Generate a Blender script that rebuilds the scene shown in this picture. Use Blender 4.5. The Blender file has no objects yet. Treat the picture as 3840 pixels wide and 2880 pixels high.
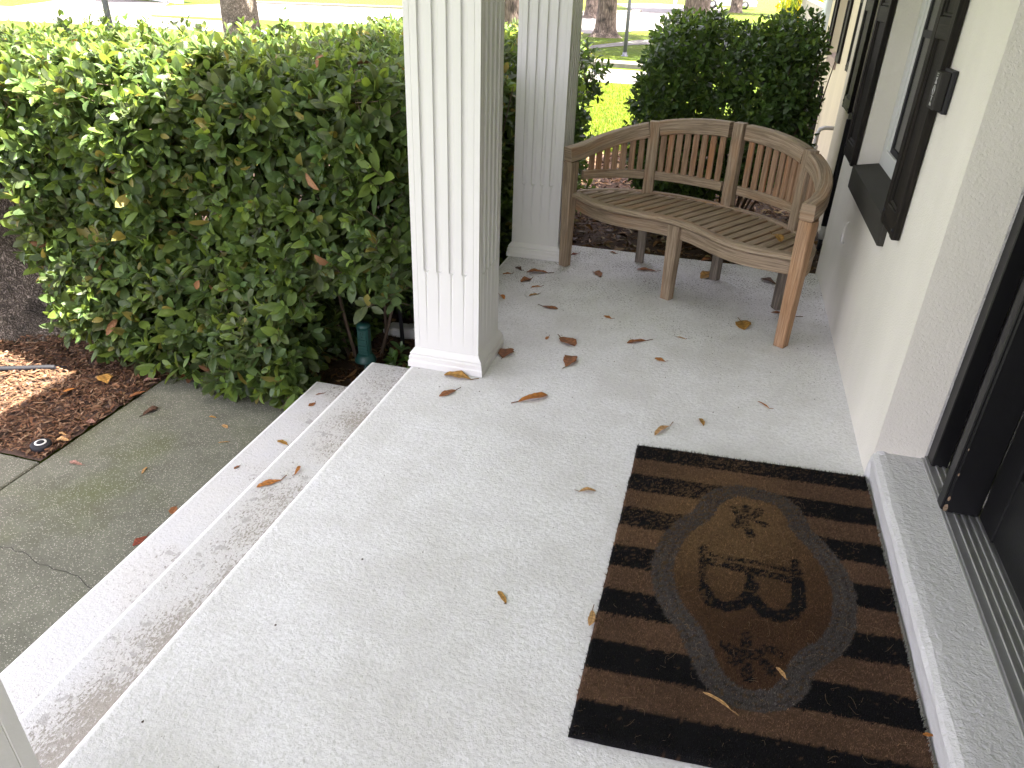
import bpy, math, random
import numpy as np
from mathutils import Vector, Matrix
S = bpy.context.scene
RAD = math.radians

# ---------------------------------------------------------------- camera
R_ = [[0.96184242, 0.15743027, -0.22377415],
      [0.27196102, -0.46061866, 0.84490689],
      [0.02993937, -0.87352513, -0.48585747]]
cam_d = bpy.data.cameras.new('camera'); cam = bpy.data.objects.new('camera', cam_d)
S.collection.objects.link(cam)
cam_d.sensor_fit = 'HORIZONTAL'; cam_d.sensor_width = 36.0; cam_d.lens = 25.863
cam_d.clip_start = 0.05; cam_d.clip_end = 2000
M = Matrix(((R_[0][0], -R_[0][1], -R_[0][2], 0), (R_[1][0], -R_[1][1], -R_[1][2], 0),
            (R_[2][0], -R_[2][1], -R_[2][2], 1.55), (0, 0, 0, 1)))
cam.matrix_world = M
S.camera = cam
# ---------------------------------------------------------------- light
SUN = Vector((0.53, 0.02, 1.0)).normalized()
w = bpy.data.worlds.new('World'); S.world = w; w.use_nodes = True
nt = w.node_tree; nt.nodes.clear()
out = nt.nodes.new('ShaderNodeOutputWorld'); bg = nt.nodes.new('ShaderNodeBackground')
sky = nt.nodes.new('ShaderNodeTexSky'); sky.sky_type = 'NISHITA'; sky.sun_disc = False
sky.sun_elevation = math.asin(SUN.z); sky.sun_rotation = math.atan2(SUN.x, SUN.y)
sky.dust_density = 3.0; sky.air_density = 1.0; sky.ozone_density = 1.0
bg.inputs[1].default_value = 0.15
hs_ = nt.nodes.new('ShaderNodeHueSaturation'); hs_.inputs['Saturation'].default_value = .42      # sky blue toned down for a neutral white balance
nt.links.new(sky.outputs[0], hs_.inputs['Color']); tint_ = nt.nodes.new('ShaderNodeMix'); tint_.data_type = 'RGBA'; tint_.blend_type = 'MULTIPLY'; tint_.inputs['Factor'].default_value = 1
tint_.inputs['B'].default_value = (1.10, .955, 1.0, 1); nt.links.new(hs_.outputs[0], tint_.inputs['A']); nt.links.new(tint_.outputs['Result'], bg.inputs[0]); nt.links.new(bg.outputs[0], out.inputs[0])
sd = bpy.data.lights.new('sun', 'SUN'); sun = bpy.data.objects.new('sun', sd)
S.collection.objects.link(sun); sd.energy = 4.9; sd.angle = RAD(0.5); sd.color = (1.0, 0.95, 0.86)
sun.rotation_euler = SUN.to_track_quat('Z', 'Y').to_euler()
S.view_settings.view_transform = 'Standard'; S.view_settings.look = 'None'
S.view_settings.exposure = 3.36; S.view_settings.gamma = 1.0
S.render.engine = 'CYCLES'
S.cycles.max_bounces = 10; S.cycles.diffuse_bounces = 6

# ---------------------------------------------------------------- helpers
rng = np.random.default_rng(7); random.seed(7)
def link(o, parent=None):
    S.collection.objects.link(o)
    if parent is not None: o.parent = parent
    return o
def tag(o, label=None, cat=None, group=None, kind=None):
    if label: o['label'] = label
    if cat: o['category'] = cat
    if group: o['group'] = group
    if kind: o['kind'] = kind
    return o
def empty(name, loc=(0, 0, 0), rz=0.0):
    o = bpy.data.objects.new(name, None); o.empty_display_size = 0.1
    o.location = loc; o.rotation_euler = (0, 0, rz); S.collection.objects.link(o); return o
class MB:
    """collects polygons with uv, builds one mesh"""
    def __init__(s): s.v = []; s.f = []; s.uv = []; s.sm = []
    def add(s, vs, fs, uvs=None, smooth=False):
        b = len(s.v); s.v += [tuple(p) for p in vs]
        for k, f in enumerate(fs):
            s.f.append([b + i for i in f]); s.sm.append(smooth)
            if uvs: s.uv.append(uvs[k])
            else: s.uv.append([(vs[i][0] + vs[i][1], vs[i][2]) for i in f])
    def box(s, x0, x1, y0, y1, z0, z1, c=0.0):
        """axis box with optional chamfer c, length axis = longest"""
        d = (x1 - x0, y1 - y0, z1 - z0); k = d.index(max(d))
        cx, cy, cz = (x0 + x1) / 2, (y0 + y1) / 2, (z0 + z1) / 2
        if k == 0: s.bar((x0, cy, cz), (x1, cy, cz), d[1], d[2], c, up=(0, 0, 1))
        elif k == 1: s.bar((cx, y0, cz), (cx, y1, cz), d[0], d[2], c, up=(0, 0, 1))
        else: s.bar((cx, cy, z0), (cx, cy, z1), d[0], d[1], c, up=(0, 1, 0))
    def bar(s, a, b, w, h, c=0.0, up=(0, 0, 1), taper=1.0, u0=None):
        a = Vector(a); b = Vector(b); t = (b - a).normalized(); up = Vector(up)
        side = t.cross(up)
        if side.length < 1e-5: up = Vector((0, 1, 0)); side = t.cross(up)
        side.normalize(); up = side.cross(t).normalized()
        s.sweep([a, b], [side, side], [up, up], prof(w, h, c), scales=[1, taper], u0=u0)
    def sweep(s, pts, sides, ups, pf, scales=None, closed=False, caps=True, u0=None, smooth=False):
        n = len(pf); vs = []; us = []
        u = random.uniform(0, 20) if u0 is None else u0
        per = [0]
        for i in range(n):
            a, b = pf[i], pf[(i + 1) % n]; per.append(per[-1] + math.hypot(a[0] - b[0], a[1] - b[1]))
        v0 = random.uniform(0, 5)
        for i, p in enumerate(pts):
            p = Vector(p)
            if i: u += (p - Vector(pts[i - 1])).length
            us.append(u); sc = scales[i] if scales else 1
            for a, b in pf: vs.append(p + Vector(sides[i]) * a * sc + Vector(ups[i]) * b * sc)
        fs = []; uv = []
        for i in range(len(pts) - 1):
            for j in range(n):
                k = (j + 1) % n
                fs.append([i * n + j, i * n + k, (i + 1) * n + k, (i + 1) * n + j])
                uv.append([(us[i], v0 + per[j]), (us[i], v0 + per[j + 1]), (us[i + 1], v0 + per[j + 1]), (us[i + 1], v0 + per[j])])
        if caps:
            m = (len(pts) - 1) * n
            fs.append(list(range(n))[::-1]); uv.append([(us[0] + pf[i][0] * .3, v0 + pf[i][1]) for i in range(n)][::-1])
            fs.append([m + i for i in range(n)]); uv.append([(us[-1] + pf[i][0] * .3, v0 + pf[i][1]) for i in range(n)])
        s.add(vs, fs, uv, smooth)
    def tube(s, pts, r, n=10, caps=True):
        pts = [Vector(p) for p in pts]; sides = []; ups = []
        rr = r if isinstance(r, (list, tuple)) else [r] * len(pts)
        pu = None
        for i in range(len(pts)):
            t = (pts[min(i + 1, len(pts) - 1)] - pts[max(i - 1, 0)]).normalized()
            if pu is None:
                ref = Vector((0, 0, 1)) if abs(t.z) < .9 else Vector((1, 0, 0)); sd_ = t.cross(ref).normalized()
            else:
                sd_ = t.cross(pu).normalized()
            up = sd_.cross(t).normalized(); pu = up
            sides.append(sd_); ups.append(up)
        pf = [(math.cos(2 * math.pi * k / n), math.sin(2 * math.pi * k / n)) for k in range(n)]
        s.sweep(pts, sides, ups, pf, scales=rr, caps=caps, smooth=True)
    def lathe(s, prof_, cx=0, cy=0, n=20):
        vs = []; m = len(prof_)
        for k in range(n):
            a = 2 * math.pi * k / n
            for r, z in prof_: vs.append((cx + r * math.cos(a), cy + r * math.sin(a), z))
        fs = []
        for k in range(n):
            for j in range(m - 1):
                k2 = (k + 1) % n
                fs.append([k * m + j, k2 * m + j, k2 * m + j + 1, k * m + j + 1])
        fs.append([k * m for k in range(n)][::-1]); fs.append([k * m + m - 1 for k in range(n)])
        s.add(vs, fs, None, True)
    def build(s, name, m, parent=None, loc=None):
        me = bpy.data.meshes.new(name); me.from_pydata(s.v, [], s.f)
        uvl = me.uv_layers.new(name='UVMap')
        flat = [c for f in s.uv for p in f for c in p]
        uvl.data.foreach_set('uv', flat)
        me.polygons.foreach_set('use_smooth', s.sm)
        me.materials.append(m); me.update()
        o = bpy.data.objects.new(name, me)
        if loc: o.location = loc
        return link(o, parent)
def prof(w, h, c=0.0):
    a, b = w / 2, h / 2
    if c <= 0: return [(-a, -b), (a, -b), (a, b), (-a, b)]
    return [(-a + c, -b), (a - c, -b), (a, -b + c), (a, b - c), (a - c, b), (-a + c, b), (-a, b - c), (-a, -b + c)]
def np_mesh(name, V, loops, starts, m, parent=None, tint=None, smooth=True, mats=None):
    me = bpy.data.meshes.new(name)
    me.vertices.add(len(V)); me.vertices.foreach_set('co', np.asarray(V, dtype=np.float32).ravel())
    me.loops.add(len(loops)); me.loops.foreach_set('vertex_index', np.asarray(loops, dtype=np.int32))
    me.polygons.add(len(starts)); me.polygons.foreach_set('loop_start', np.asarray(starts, dtype=np.int32))
    me.update(calc_edges=True)
    me.polygons.foreach_set('use_smooth', np.full(len(starts), smooth))
    if tint is not None:
        a = me.attributes.new('tint', 'FLOAT_COLOR', 'POINT')
        t = np.ones((len(V), 4), dtype=np.float32); t[:, :3] = tint; a.data.foreach_set('color', t.ravel())
    me.materials.append(m)
    o = bpy.data.objects.new(name, me); return link(o, parent)

# ---------------------------------------------------------------- material helpers
class NT:
    def __init__(s, name):
        s.m = bpy.data.materials.new(name); s.m.use_nodes = True; s.t = s.m.node_tree
        s.b = s.t.nodes['Principled BSDF']; s.o = s.t.nodes['Material Output']
    def n(s, ty, **k):
        x = s.t.nodes.new(ty)
        for a, v in k.items(): setattr(x, a, v)
        return x
    def l(s, a, b): s.t.links.new(a, b)
    def coord(s, kind='Object', scale=(1, 1, 1), rot=(0, 0, 0)):
        c = s.n('ShaderNodeTexCoord'); mp = s.n('ShaderNodeMapping')
        mp.inputs['Scale'].default_value = scale; mp.inputs['Rotation'].default_value = rot
        s.l(c.outputs[kind], mp.inputs[0]); return mp.outputs[0]
    def noise(s, vec, scale, detail=4, rough=.55, dist=0):
        x = s.n('ShaderNodeTexNoise'); x.inputs['Scale'].default_value = scale
        x.inputs['Detail'].default_value = detail; x.inputs['Roughness'].default_value = rough
        x.inputs['Distortion'].default_value = dist
        s.l(vec, x.inputs['Vector']); return x.outputs[0]
    def vor(s, vec, scale, feature='F1', out='Distance', rnd=1):
        x = s.n('ShaderNodeTexVoronoi'); x.feature = feature; x.inputs['Scale'].default_value = scale
        x.inputs['Randomness'].default_value = rnd
        s.l(vec, x.inputs['Vector']); return x.outputs[out]
    def ramp(s, fac, stops):
        x = s.n('ShaderNodeValToRGB'); e = x.color_ramp.elements
        while len(e) < len(stops): e.new(.5)
        for k, (p, c) in enumerate(stops):
            e[k].position = p
            e[k].color = (c, c, c, 1) if not isinstance(c, tuple) else (*c, 1)
        s.l(fac, x.inputs[0]); return x.outputs[0]
    def mix(s, fac, a, b, mode='MIX'):
        x = s.n('ShaderNodeMix', data_type='RGBA', blend_type=mode)
        for sock, v in ((x.inputs['Factor'], fac), (x.inputs['A'], a), (x.inputs['B'], b)):
            if hasattr(v, 'links') or hasattr(v, 'is_linked'): s.l(v, sock)
            elif isinstance(v, tuple): sock.default_value = (*v, 1)
            else: sock.default_value = v
        return x.outputs['Result']
    def math(s, op, a, b=None):
        x = s.n('ShaderNodeMath', operation=op)
        for i, v in enumerate((a, b)):
            if v is None: continue
            if hasattr(v, 'is_linked'): s.l(v, x.inputs[i])
            else: x.inputs[i].default_value = v
        return x.outputs[0]
    def bump(s, h, strength, dist, prev=None):
        x = s.n('ShaderNodeBump'); x.inputs['Strength'].default_value = strength; x.inputs['Distance'].default_value = dist
        s.l(h, x.inputs['Height'])
        if prev is not None: s.l(prev, x.inputs['Normal'])
        return x.outputs[0]
    def fin(s, col=None, rough=.6, normal=None, spec=None):
        if col is not None:
            if isinstance(col, tuple): s.b.inputs['Base Color'].default_value = (*col, 1)
            else: s.l(col, s.b.inputs['Base Color'])
        if hasattr(rough, 'is_linked'): s.l(rough, s.b.inputs['Roughness'])
        else: s.b.inputs['Roughness'].default_value = rough
        if spec is not None: s.b.inputs['Specular IOR Level'].default_value = spec
        if normal is not None: s.l(normal, s.b.inputs['Normal'])
        return s.m

def m_plain(name, col, rough=.5, bump=0.0, metal=0.0, spec=None, var=.15):
    q = NT(name); v = q.coord()
    n1 = q.noise(v, 9, 5); c = q.mix(n1, tuple(x * (1 - var) for x in col), tuple(min(1, x * (1 + var)) for x in col))
    nb = q.bump(q.noise(v, 180, 3), bump, .002) if bump else None
    q.b.inputs['Metallic'].default_value = metal
    return q.fin(c, rough, nb, spec)

def m_floor(name, dirty=0.0):
    """white painted textured concrete with grime in the pits"""
    q = NT(name); v = q.coord()
    fine = q.noise(v, 150, 4, .6); mid = q.noise(v, 62, 4, .6); big = q.noise(v, 1.3, 4, .6); big2 = q.noise(v, 4.5, 5, .65)
    sep = q.n('ShaderNodeSeparateXYZ'); q.l(v, sep.inputs[0])
    kk = {0: .93, 1: .72, 2: .71}[dirty]
    base = q.mix(big, (.70 * kk, .70 * kk, .705 * kk), (.77 * kk, .77 * kk, .775 * kk))
    base = q.mix(q.ramp(big2, [(.35, 0.0), (.75, .35)]), base, (.66, .655, .63))
    base = q.mix(q.ramp(q.noise(v, 2.4, 6, .7), [(.42, 0.0), (.62, .85)]), base, (.55, .542, .525))
    base = q.mix(q.ramp(q.noise(v, 85, 5, .7, .8), [(.38, .75), (.54, 0.0)]), base, (.50, .50, .49))
    # grime amount, more towards the far end under the bench
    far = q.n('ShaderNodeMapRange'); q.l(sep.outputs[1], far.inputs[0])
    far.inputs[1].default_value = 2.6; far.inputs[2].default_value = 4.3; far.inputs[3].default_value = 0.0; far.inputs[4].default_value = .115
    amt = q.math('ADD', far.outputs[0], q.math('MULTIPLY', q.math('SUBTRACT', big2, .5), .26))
    if dirty:
        # step treads: a drift of dirt towards the riser behind
        d2 = q.n('ShaderNodeMapRange'); q.l(sep.outputs[0], d2.inputs[0])
        x0, x1, a = (-1.53, -1.25, .36) if dirty == 1 else (-1.84, -1.52, .22)
        d2.inputs[1].default_value = x0; d2.inputs[2].default_value = x1; d2.inputs[3].default_value = -.04; d2.inputs[4].default_value = a
        big3 = q.noise(v, 2.2, 4, .6)
        amt = q.math('ADD', amt, q.math('MULTIPLY', d2.outputs[0], q.ramp(big3, [(.32, .25), (.62, 1.15)])))
    st = q.coord('Object', (1, .55, 1), (0, 0, .5))
    pit = q.noise(st, 120, 4, .75, .3)
    thr = q.math('ADD', .315, amt)
    k = q.n('ShaderNodeMapRange'); q.l(pit, k.inputs[0]); q.l(q.math('SUBTRACT', thr, .03), k.inputs[1]); q.l(q.math('ADD', thr, .03), k.inputs[2])
    k.inputs[3].default_value = 1; k.inputs[4].default_value = 0
    col = q.mix(k.outputs[0], base, (.20, .19, .17))
    if dirty:
        bl = q.noise(v, 26, 3, .5)
        bk = q.math('MULTIPLY', q.ramp(bl, [(.60, 0.0), (.63, 1.0)]), q.math('GREATER_THAN', amt, .07))
        col = q.mix(q.math('MULTIPLY', bk, .85), col, (.33, .325, .32))
        col = q.mix(q.math('MULTIPLY', q.math('MAXIMUM', amt, 0), 2.0), col, (.38, .34, .29))
    ex = {0: -1.181, 1: -1.496, 2: -1.822}[dirty]
    ed = q.n('ShaderNodeMapRange'); q.l(sep.outputs[0], ed.inputs[0]); ed.inputs[1].default_value = ex; ed.inputs[2].default_value = ex + .008; ed.inputs[3].default_value = 1; ed.inputs[4].default_value = 0
    col = q.mix(ed.outputs[0], col, (.78, .78, .77))  # edge highlight painted in as a white line along the nosing
    h = q.math('ADD', q.math('MULTIPLY', mid, 1.2), q.math('MULTIPLY', fine, .5))
    nb = q.bump(h, .6, .0055); nb = q.bump(q.noise(v, 420, 2), .25, .0015, nb)
    return q.fin(col, .62, nb, .3)

def m_stucco(name, col, scale=90, strength=.5, dist=.005):
    q = NT(name); v = q.coord()
    big = q.noise(q.coord('Object', (1, 1, .35)), 1.6, 4, .6)
    c = q.mix(q.ramp(big, [(.35, 0.0), (.7, 1.0)]), tuple(x * .86 for x in col), col)
    c = q.mix(q.ramp(q.noise(v, 240, 2), [(.3, .12), (.7, 0.0)]), c, tuple(x * .7 for x in col))
    h = q.math('ADD', q.noise(v, scale, 3, .5, .4), q.math('MULTIPLY', q.noise(v, scale * 3, 3), .4))
    return q.fin(c, .75, q.bump(h, strength, dist), .25)

def m_wood(name, cols, gscale=1.0, rough=.65, bump=.35, spec=.25):
    """weathered board: grain runs along u"""
    q = NT(name)
    v = q.coord('UV', (1.6, 34 * gscale, 1)); v2 = q.coord('UV', (.9, 5, 1)); v3 = q.coord('UV', (5, 150 * gscale, 1))
    n1 = q.noise(v, 2.4, 6, .6, .8); n2 = q.noise(v2, 2.2, 4, .55, .4); n3 = q.noise(v3, 2, 3, .6)
    g = q.ramp(n1, [(.3, cols[0]), (.5, cols[1]), (.68, cols[2])])
    c = q.mix(q.ramp(n2, [(.50, 0.0), (.68, .75)]), g, cols[3])
    c = q.mix(q.ramp(n3, [(.30, .75), (.46, 0.0)]), c, tuple(x * .45 for x in cols[0]))
    c = q.mix(q.ramp(q.noise(q.coord('UV', (2.5, 90 * gscale, 1)), 2, 3, .6, .5), [(.52, 0.0), (.66, .45)]), c, tuple(min(1, x * 1.35) for x in cols[2]))
    oi = q.n('ShaderNodeObjectInfo')
    nb = q.bump(q.math('ADD', n1, q.math('MULTIPLY', n3, .6)), bump, .003)
    return q.fin(c, rough, nb, spec)

def m_leaf(name, rough=.42, trans=.45, spec=.4):
    """leaf with per-leaf colour, thin and translucent"""
    q = NT(name); a = q.n('ShaderNodeAttribute'); a.attribute_name = 'tint'
    v = q.coord(); n = q.noise(v, 60, 3)
    c = q.mix(q.ramp(n, [(.35, 0.0), (.7, .35)]), a.outputs[0], q.mix(.5, a.outputs[0], (.16, .19, .05)))
    q.fin(c, rough, q.bump(q.noise(v, 150, 2), .3, .002), spec)
    tr = q.n('ShaderNodeBsdfTranslucent')
    hs = q.n('ShaderNodeHueSaturation'); hs.inputs['Value'].default_value = 2.6; hs.inputs['Hue'].default_value = .475; hs.inputs['Saturation'].default_value = 1.1
    q.l(c, hs.inputs['Color']); q.l(hs.outputs[0], tr.inputs[0])
    ms = q.n('ShaderNodeMixShader'); ms.inputs[0].default_value = trans
    q.l(q.b.outputs[0], ms.inputs[1]); q.l(tr.outputs[0], ms.inputs[2]); q.l(ms.outputs[0], q.o.inputs[0])
    return q.m
def m_tint(name, rough=.8, trans=0.0):
    q = NT(name); a = q.n('ShaderNodeAttribute'); a.attribute_name = 'tint'
    v = q.coord(); n = q.noise(v, 90, 4)
    c = q.mix(1.0, a.outputs[0], q.ramp(n, [(.25, .55), (.75, 1.0)]), 'MULTIPLY')
    return q.fin(c, rough, None, .2)
def m_bark(name, c0, c1, sc=(1, 1, .22), scale=14, soft=.5):
    q = NT(name); v = q.coord('Object', sc)
    w_ = q.n('ShaderNodeVectorMath', operation='ADD'); nz = q.n('ShaderNodeTexNoise'); nz.inputs['Scale'].default_value = scale * .7; q.l(v, nz.inputs['Vector'])
    sc_ = q.n('ShaderNodeVectorMath', operation='SCALE'); sc_.inputs['Scale'].default_value = .12; q.l(nz.outputs[1], sc_.inputs[0]); q.l(v, w_.inputs[0]); q.l(sc_.outputs[0], w_.inputs[1])
    d = q.vor(w_.outputs[0], scale, 'DISTANCE_TO_EDGE'); n = q.noise(w_.outputs[0], scale * 2.2, 6, .7, .4)
    f = q.math('ADD', q.math('MULTIPLY', q.ramp(d, [(.0, 0.0), (.35, 1.0)]), soft), q.math('MULTIPLY', n, .7))
    c = q.mix(q.ramp(f, [(.30, 0.0), (.85, 1.0)]), c0, c1)
    c = q.mix(q.ramp(q.noise(q.coord(), 3.2, 5), [(.5, 0.0), (.66, .75)]), c, (.03, .028, .024))
    return q.fin(c, .9, q.bump(f, 1.0, .035), .1)
def m_lawn(name):
    q = NT(name); v = q.coord()
    a = q.noise(v, .35, 4); b = q.noise(v, 14, 5, .7)
    c = q.mix(q.ramp(a, [(.4, 0.0), (.62, 1.0)]), (.065, .110, .008), (.110, .140, .010))
    c = q.mix(q.ramp(b, [(.3, .6), (.65, 0.0)]), c, (.035, .06, .012))
    h = q.noise(q.coord('Object', (1, .6, 1)), 40, 4, .8)
    return q.fin(c, .85, q.bump(h, .9, .05), .1)
def m_conc(name, col, speck=.5, green=.0):
    q = NT(name); v = q.coord()
    big = q.noise(v, 1.1, 5, .6); mid = q.noise(v, 6, 5, .7)
    c = q.mix(q.ramp(mid, [(.35, 0.0), (.7, 1.0)]), tuple(x * .72 for x in col), col)
    if green: c = q.mix(q.ramp(big, [(.5, 0.0), (.68, green)]), c, (.085, .10, .035))
    if green: c = q.mix(q.ramp(q.noise(v, 2.3, 4), [(.58, 0.0), (.72, .4)]), c, (.075, .06, .047))
    if speck:
        d = q.vor(v, 135); sel = q.vor(v, 135, out='Color'); sp = q.n('ShaderNodeSeparateColor'); q.l(sel, sp.inputs[0])
        k = q.math('MULTIPLY', q.ramp(d, [(.24, 1.0), (.36, 0.0)]), q.math('GREATER_THAN', sp.outputs[0], .45))
        c = q.mix(q.math('MULTIPLY', k, speck), c, (.36, .345, .29))
        k2 = q.math('MULTIPLY', q.ramp(d, [(.22, 1.0), (.34, 0.0)]), q.math('LESS_THAN', sp.outputs[0], .18))
        c = q.mix(q.math('MULTIPLY', k2, .6), c, (.035, .035, .03))
    nb = q.bump(q.noise(v, 110, 4, .7), .6, .004)
    return q.fin(c, .85, nb, .2)

MT = dict(
    floor=m_floor('white porch paint'), tread1=m_floor('white tread paint, dirty', 1), tread2=m_floor('white tread paint', 2),
    stucco=m_stucco('cream stucco', (.71, .685, .61), 150, .6), stucco2=m_stucco('darker tan stucco', (.50, .455, .36), 150, .6), stucco3=m_stucco('stucco tinted warm-lit yellow', (.60, .52, .36)), rough=m_stucco('rough stucco', (.60, .59, .565), 75, 1.0, .014),
    sill_white=m_stucco('white plaster', (.66, .65, .61), 120, .4),
    paint=m_plain('white column paint', (.61, .605, .59), .42, .12, var=.02),
    ceil=m_plain('ceiling paint', (.86, .86, .86), .6, .1, var=.02),
    frame=m_plain('white window frame', (.55, .56, .54), .4, .05, var=.04),
    black=m_plain('black door paint', (.007, .007, .0075), .38, .25, spec=.28),
    sillm=m_stucco('dark sill paint', (.042, .039, .032), 160, .7),
    sillp=m_stucco('faded brown sill', (.33, .25, .20), 120, .3),
    alu=m_plain('brushed aluminium', (.42, .42, .42), .42, .2, metal=.8),
    glass=m_plain('dark screen', (.012, .013, .014), .25, .02, spec=.45),
    box=m_plain('bronze metal', (.018, .017, .015), .55, .1, spec=.2),
    teak=m_wood('weathered teak', ((.145, .108, .073), (.25, .188, .126), (.35, .28, .205), (.30, .165, .082))),
    teakw=m_wood('warm teak', ((.20, .112, .06), (.31, .18, .095), (.39, .25, .15), (.28, .205, .14))),
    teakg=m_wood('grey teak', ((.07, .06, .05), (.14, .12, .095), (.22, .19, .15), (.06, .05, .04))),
    leaf=m_leaf('hedge leaf', .46, .32, .32), leafd=m_leaf('glossy dark leaf', .38, .28, .4), dry=m_tint('dry leaf', .55), chip=m_tint('mulch', .9),
    crown=m_leaf('crown leaf', .5, .4),
    stem=m_plain('twig bark', (.10, .07, .045), .8, .4, var=.4),
    bark=m_bark('oak bark', (.07, .055, .042), (.42, .355, .285), (1, 1, .55), 34),
    bark2=m_bark('grey bark', (.09, .07, .055), (.26, .21, .165)),
    lawn=m_lawn('lawn'), soil=m_plain('mulch soil', (.055, .032, .02), .95, .9, var=.5),
    walk=m_conc('exposed aggregate walk', (.150, .152, .115), .8, .75),
    road=m_conc('pale concrete road', (.17, .16, .145), 0), kerb=m_conc('kerb concrete', (.20, .185, .155), 0),
    grass=m_tint('grass blades', .7), green=m_plain('green plastic', (.008, .05, .04), .5),
    blackp=m_plain('black plastic', (.014, .014, .016), .6, spec=.25), pvc=m_plain('grey pvc', (.30, .30, .29), .45),
    white=m_plain('white plastic', (.62, .62, .58), .5), galv=m_plain('galvanised pole', (.12, .125, .14), .5, metal=.2),
    car=m_plain('white car paint', (.75, .76, .78), .2), tyre=m_plain('rubber', (.02, .02, .02), .8), rim=m_plain('alloy rim', (.45, .46, .48), .3, metal=.8),
    carglass=m_plain('car glass', (.03, .035, .04), .08), yellow=m_plain('yellow paint', (.75, .36, .01), .5),
    garage=m_plain('garage white', (.7, .72, .76), .5), roof=m_plain('roof shingle', (.12, .11, .10), .9, .6),
)

# ================================================================ SETTING
def sstep(a, b, x):
    t = np.clip((np.asarray(x, float) - a) / (b - a), 0, 1); return t * t * (3 - 2 * t)
def gz(x, y):
    """height of the ground: lawn level, banked up behind the porch end"""
    r = sstep(-1.75, -1.15, x) * sstep(4.2, 4.7, y) * (1 - sstep(-3, 0, -np.asarray(y, float) * 0))
    r = sstep(-1.75, -1.15, x) * sstep(4.2, 4.7, y) * (1 - .75 * sstep(5.2, 10.5, y))
    und = .012 * np.sin(np.asarray(x) * 1.7 + 1) * np.sin(np.asarray(y) * 1.3) * (np.asarray(y) > 5)
    return -.485 + .25 * r + und * r
def ax(dense, lo, hi):
    a = list(dense); s = a[1] - a[0]; q = a[-1]
    while q < hi: s *= 1.35; q += s; a.append(q)
    s = dense[1] - dense[0]; q = a[0]
    while q > lo: s *= 1.35; q -= s; a.insert(0, q)
    return np.array(a)
def grid_obj(name, xs, ys, zf, m, mask=None, off=0.0, kind='structure'):
    X, Y = np.meshgrid(xs, ys); Z = zf(X, Y) + off
    V = np.stack([X, Y, Z], -1).reshape(-1, 3); nx = len(xs)
    I, J = np.meshgrid(np.arange(nx - 1), np.arange(len(ys) - 1))
    a = (J * nx + I).ravel(); q = np.stack([a, a + 1, a + nx + 1, a + nx], 1)
    if mask is not None:
        c = V[q].mean(1); q = q[mask(c[:, 0], c[:, 1])]
    o = np_mesh(name, V, q.ravel(), np.arange(len(q)) * 4, m); tag(o, kind=kind); return o
grid_obj('lawn', ax(np.arange(-6, 2, .2), -420, 420), ax(np.arange(2, 16, .2), -60, 900), gz, MT['lawn'])
# mulch soil beds
bedz = lambda x, y: gz(x, y) + .012 * np.sin(x * 31 + np.sin(y * 17) * 2) * np.sin(y * 27)
o = grid_obj('mulch_bed', np.arange(-5.58, -1.17, .05), np.arange(2.1, 8.0, .05), bedz, MT['soil'],
         mask=lambda x, y: (x < -2.785) | (y > 3.02), off=.022)
BX = lambda y: np.where(y < 9.0, -2.2, -2.2 + (y - 9.0) * 1.25) + .06 * np.sin(y * 9)
o2 = grid_obj('mulch_bed', np.arange(-2.25, 1.3, .05), np.arange(4.66, 13, .06), bedz, MT['soil'],
         mask=lambda x, y: (x > BX(y)), off=.02)
# far pavings, flush sheets
def sheet(name, pts, z, m, th=0.0):
    b = MB(); n = len(pts)
    if th: 
        vs = [(x, y, z) for x, y in pts] + [(x, y, z - th) for x, y in pts]
        fs = [list(range(n))] + [[n + i, n + (i + 1) % n, (i + 1) % n, i] for i in range(n)]
    else: vs = [(x, y, z) for x, y in pts]; fs = [list(range(n))]
    b.add(vs, fs, [[(vs[i][0], vs[i][1]) for i in f] for f in fs]); o = b.build(name, m); tag(o, kind='structure'); return o
b = MB()
for (x0, x1, y0, y1) in ((-2.78, -1.75, .2, 3.02), (-2.78, -1.75, -2.4, .19)):
    b.box(x0, x1, y0, y1, -.60, -.47, .006)
for (x0, x1, y0, y1) in ((-4.2, -2.795, .2, 2.1), (-5.6, -4.21, .2, 2.1), (-4.2, -2.795, -2.4, .19)):
    b.box(x0, x1, y0, y1, -.60, -.472, .006)
o = b.build('front_walk', MT['walk']); tag(o, kind='structure')
# a hairline crack across the near slab
b = MB(); px = [(-2.76, 1.63)]
while px[-1][0] < -1.98: px.append((px[-1][0] + .03, px[-1][1] + random.uniform(-.016, .013)))
for i in range(len(px) - 1):
    (xa, ya), (xb, yb) = px[i], px[i + 1]; t_ = .0013
    b.add([(xa, ya - t_, -.4685), (xb, yb - t_, -.4685), (xb, yb + t_, -.4685), (xa, ya + t_, -.4685)], [[0, 1, 2, 3]])
o = b.build('walk_crack', m_plain('crack', (.03, .03, .025), .9)); tag(o, kind='structure')
DR = [(-26.3, 23.94), (-20.48, 24.31), (-24.4, 29.57), (-28.46, 35.37), (-32.4, 41.2), (-36.2, 42.2), (-38.6, 39.9), (-36.19, 36.0), (-33.53, 31.3), (-45, 30.9), (-45, 23.2)]
sheet('driveway', DR, -.474, MT['road'])
sheet('driveway', [(-20.48, 24.31), (-15.5, 24.6), (-19.5, 29.3), (-24.4, 29.57)], -.474, MT['road'])
sheet('road', [(-12, 16.9), (2.2, 17.75), (12, 18.3), (12, 18.9), (-2.0, 20.16), (-6, 20.7), (-12, 20.9)], -.477, MT['road'])
b = MB(); b.bar((-12, 21.35, -.43), (-3.75, 21.0, -.43), .30, .20, .05); b.bar((-3.74, 21.0, -.43), (4, 19.95, -.43), .30, .20, .05)
o = b.build('kerb', MT['kerb']); tag(o, kind='structure')
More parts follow.
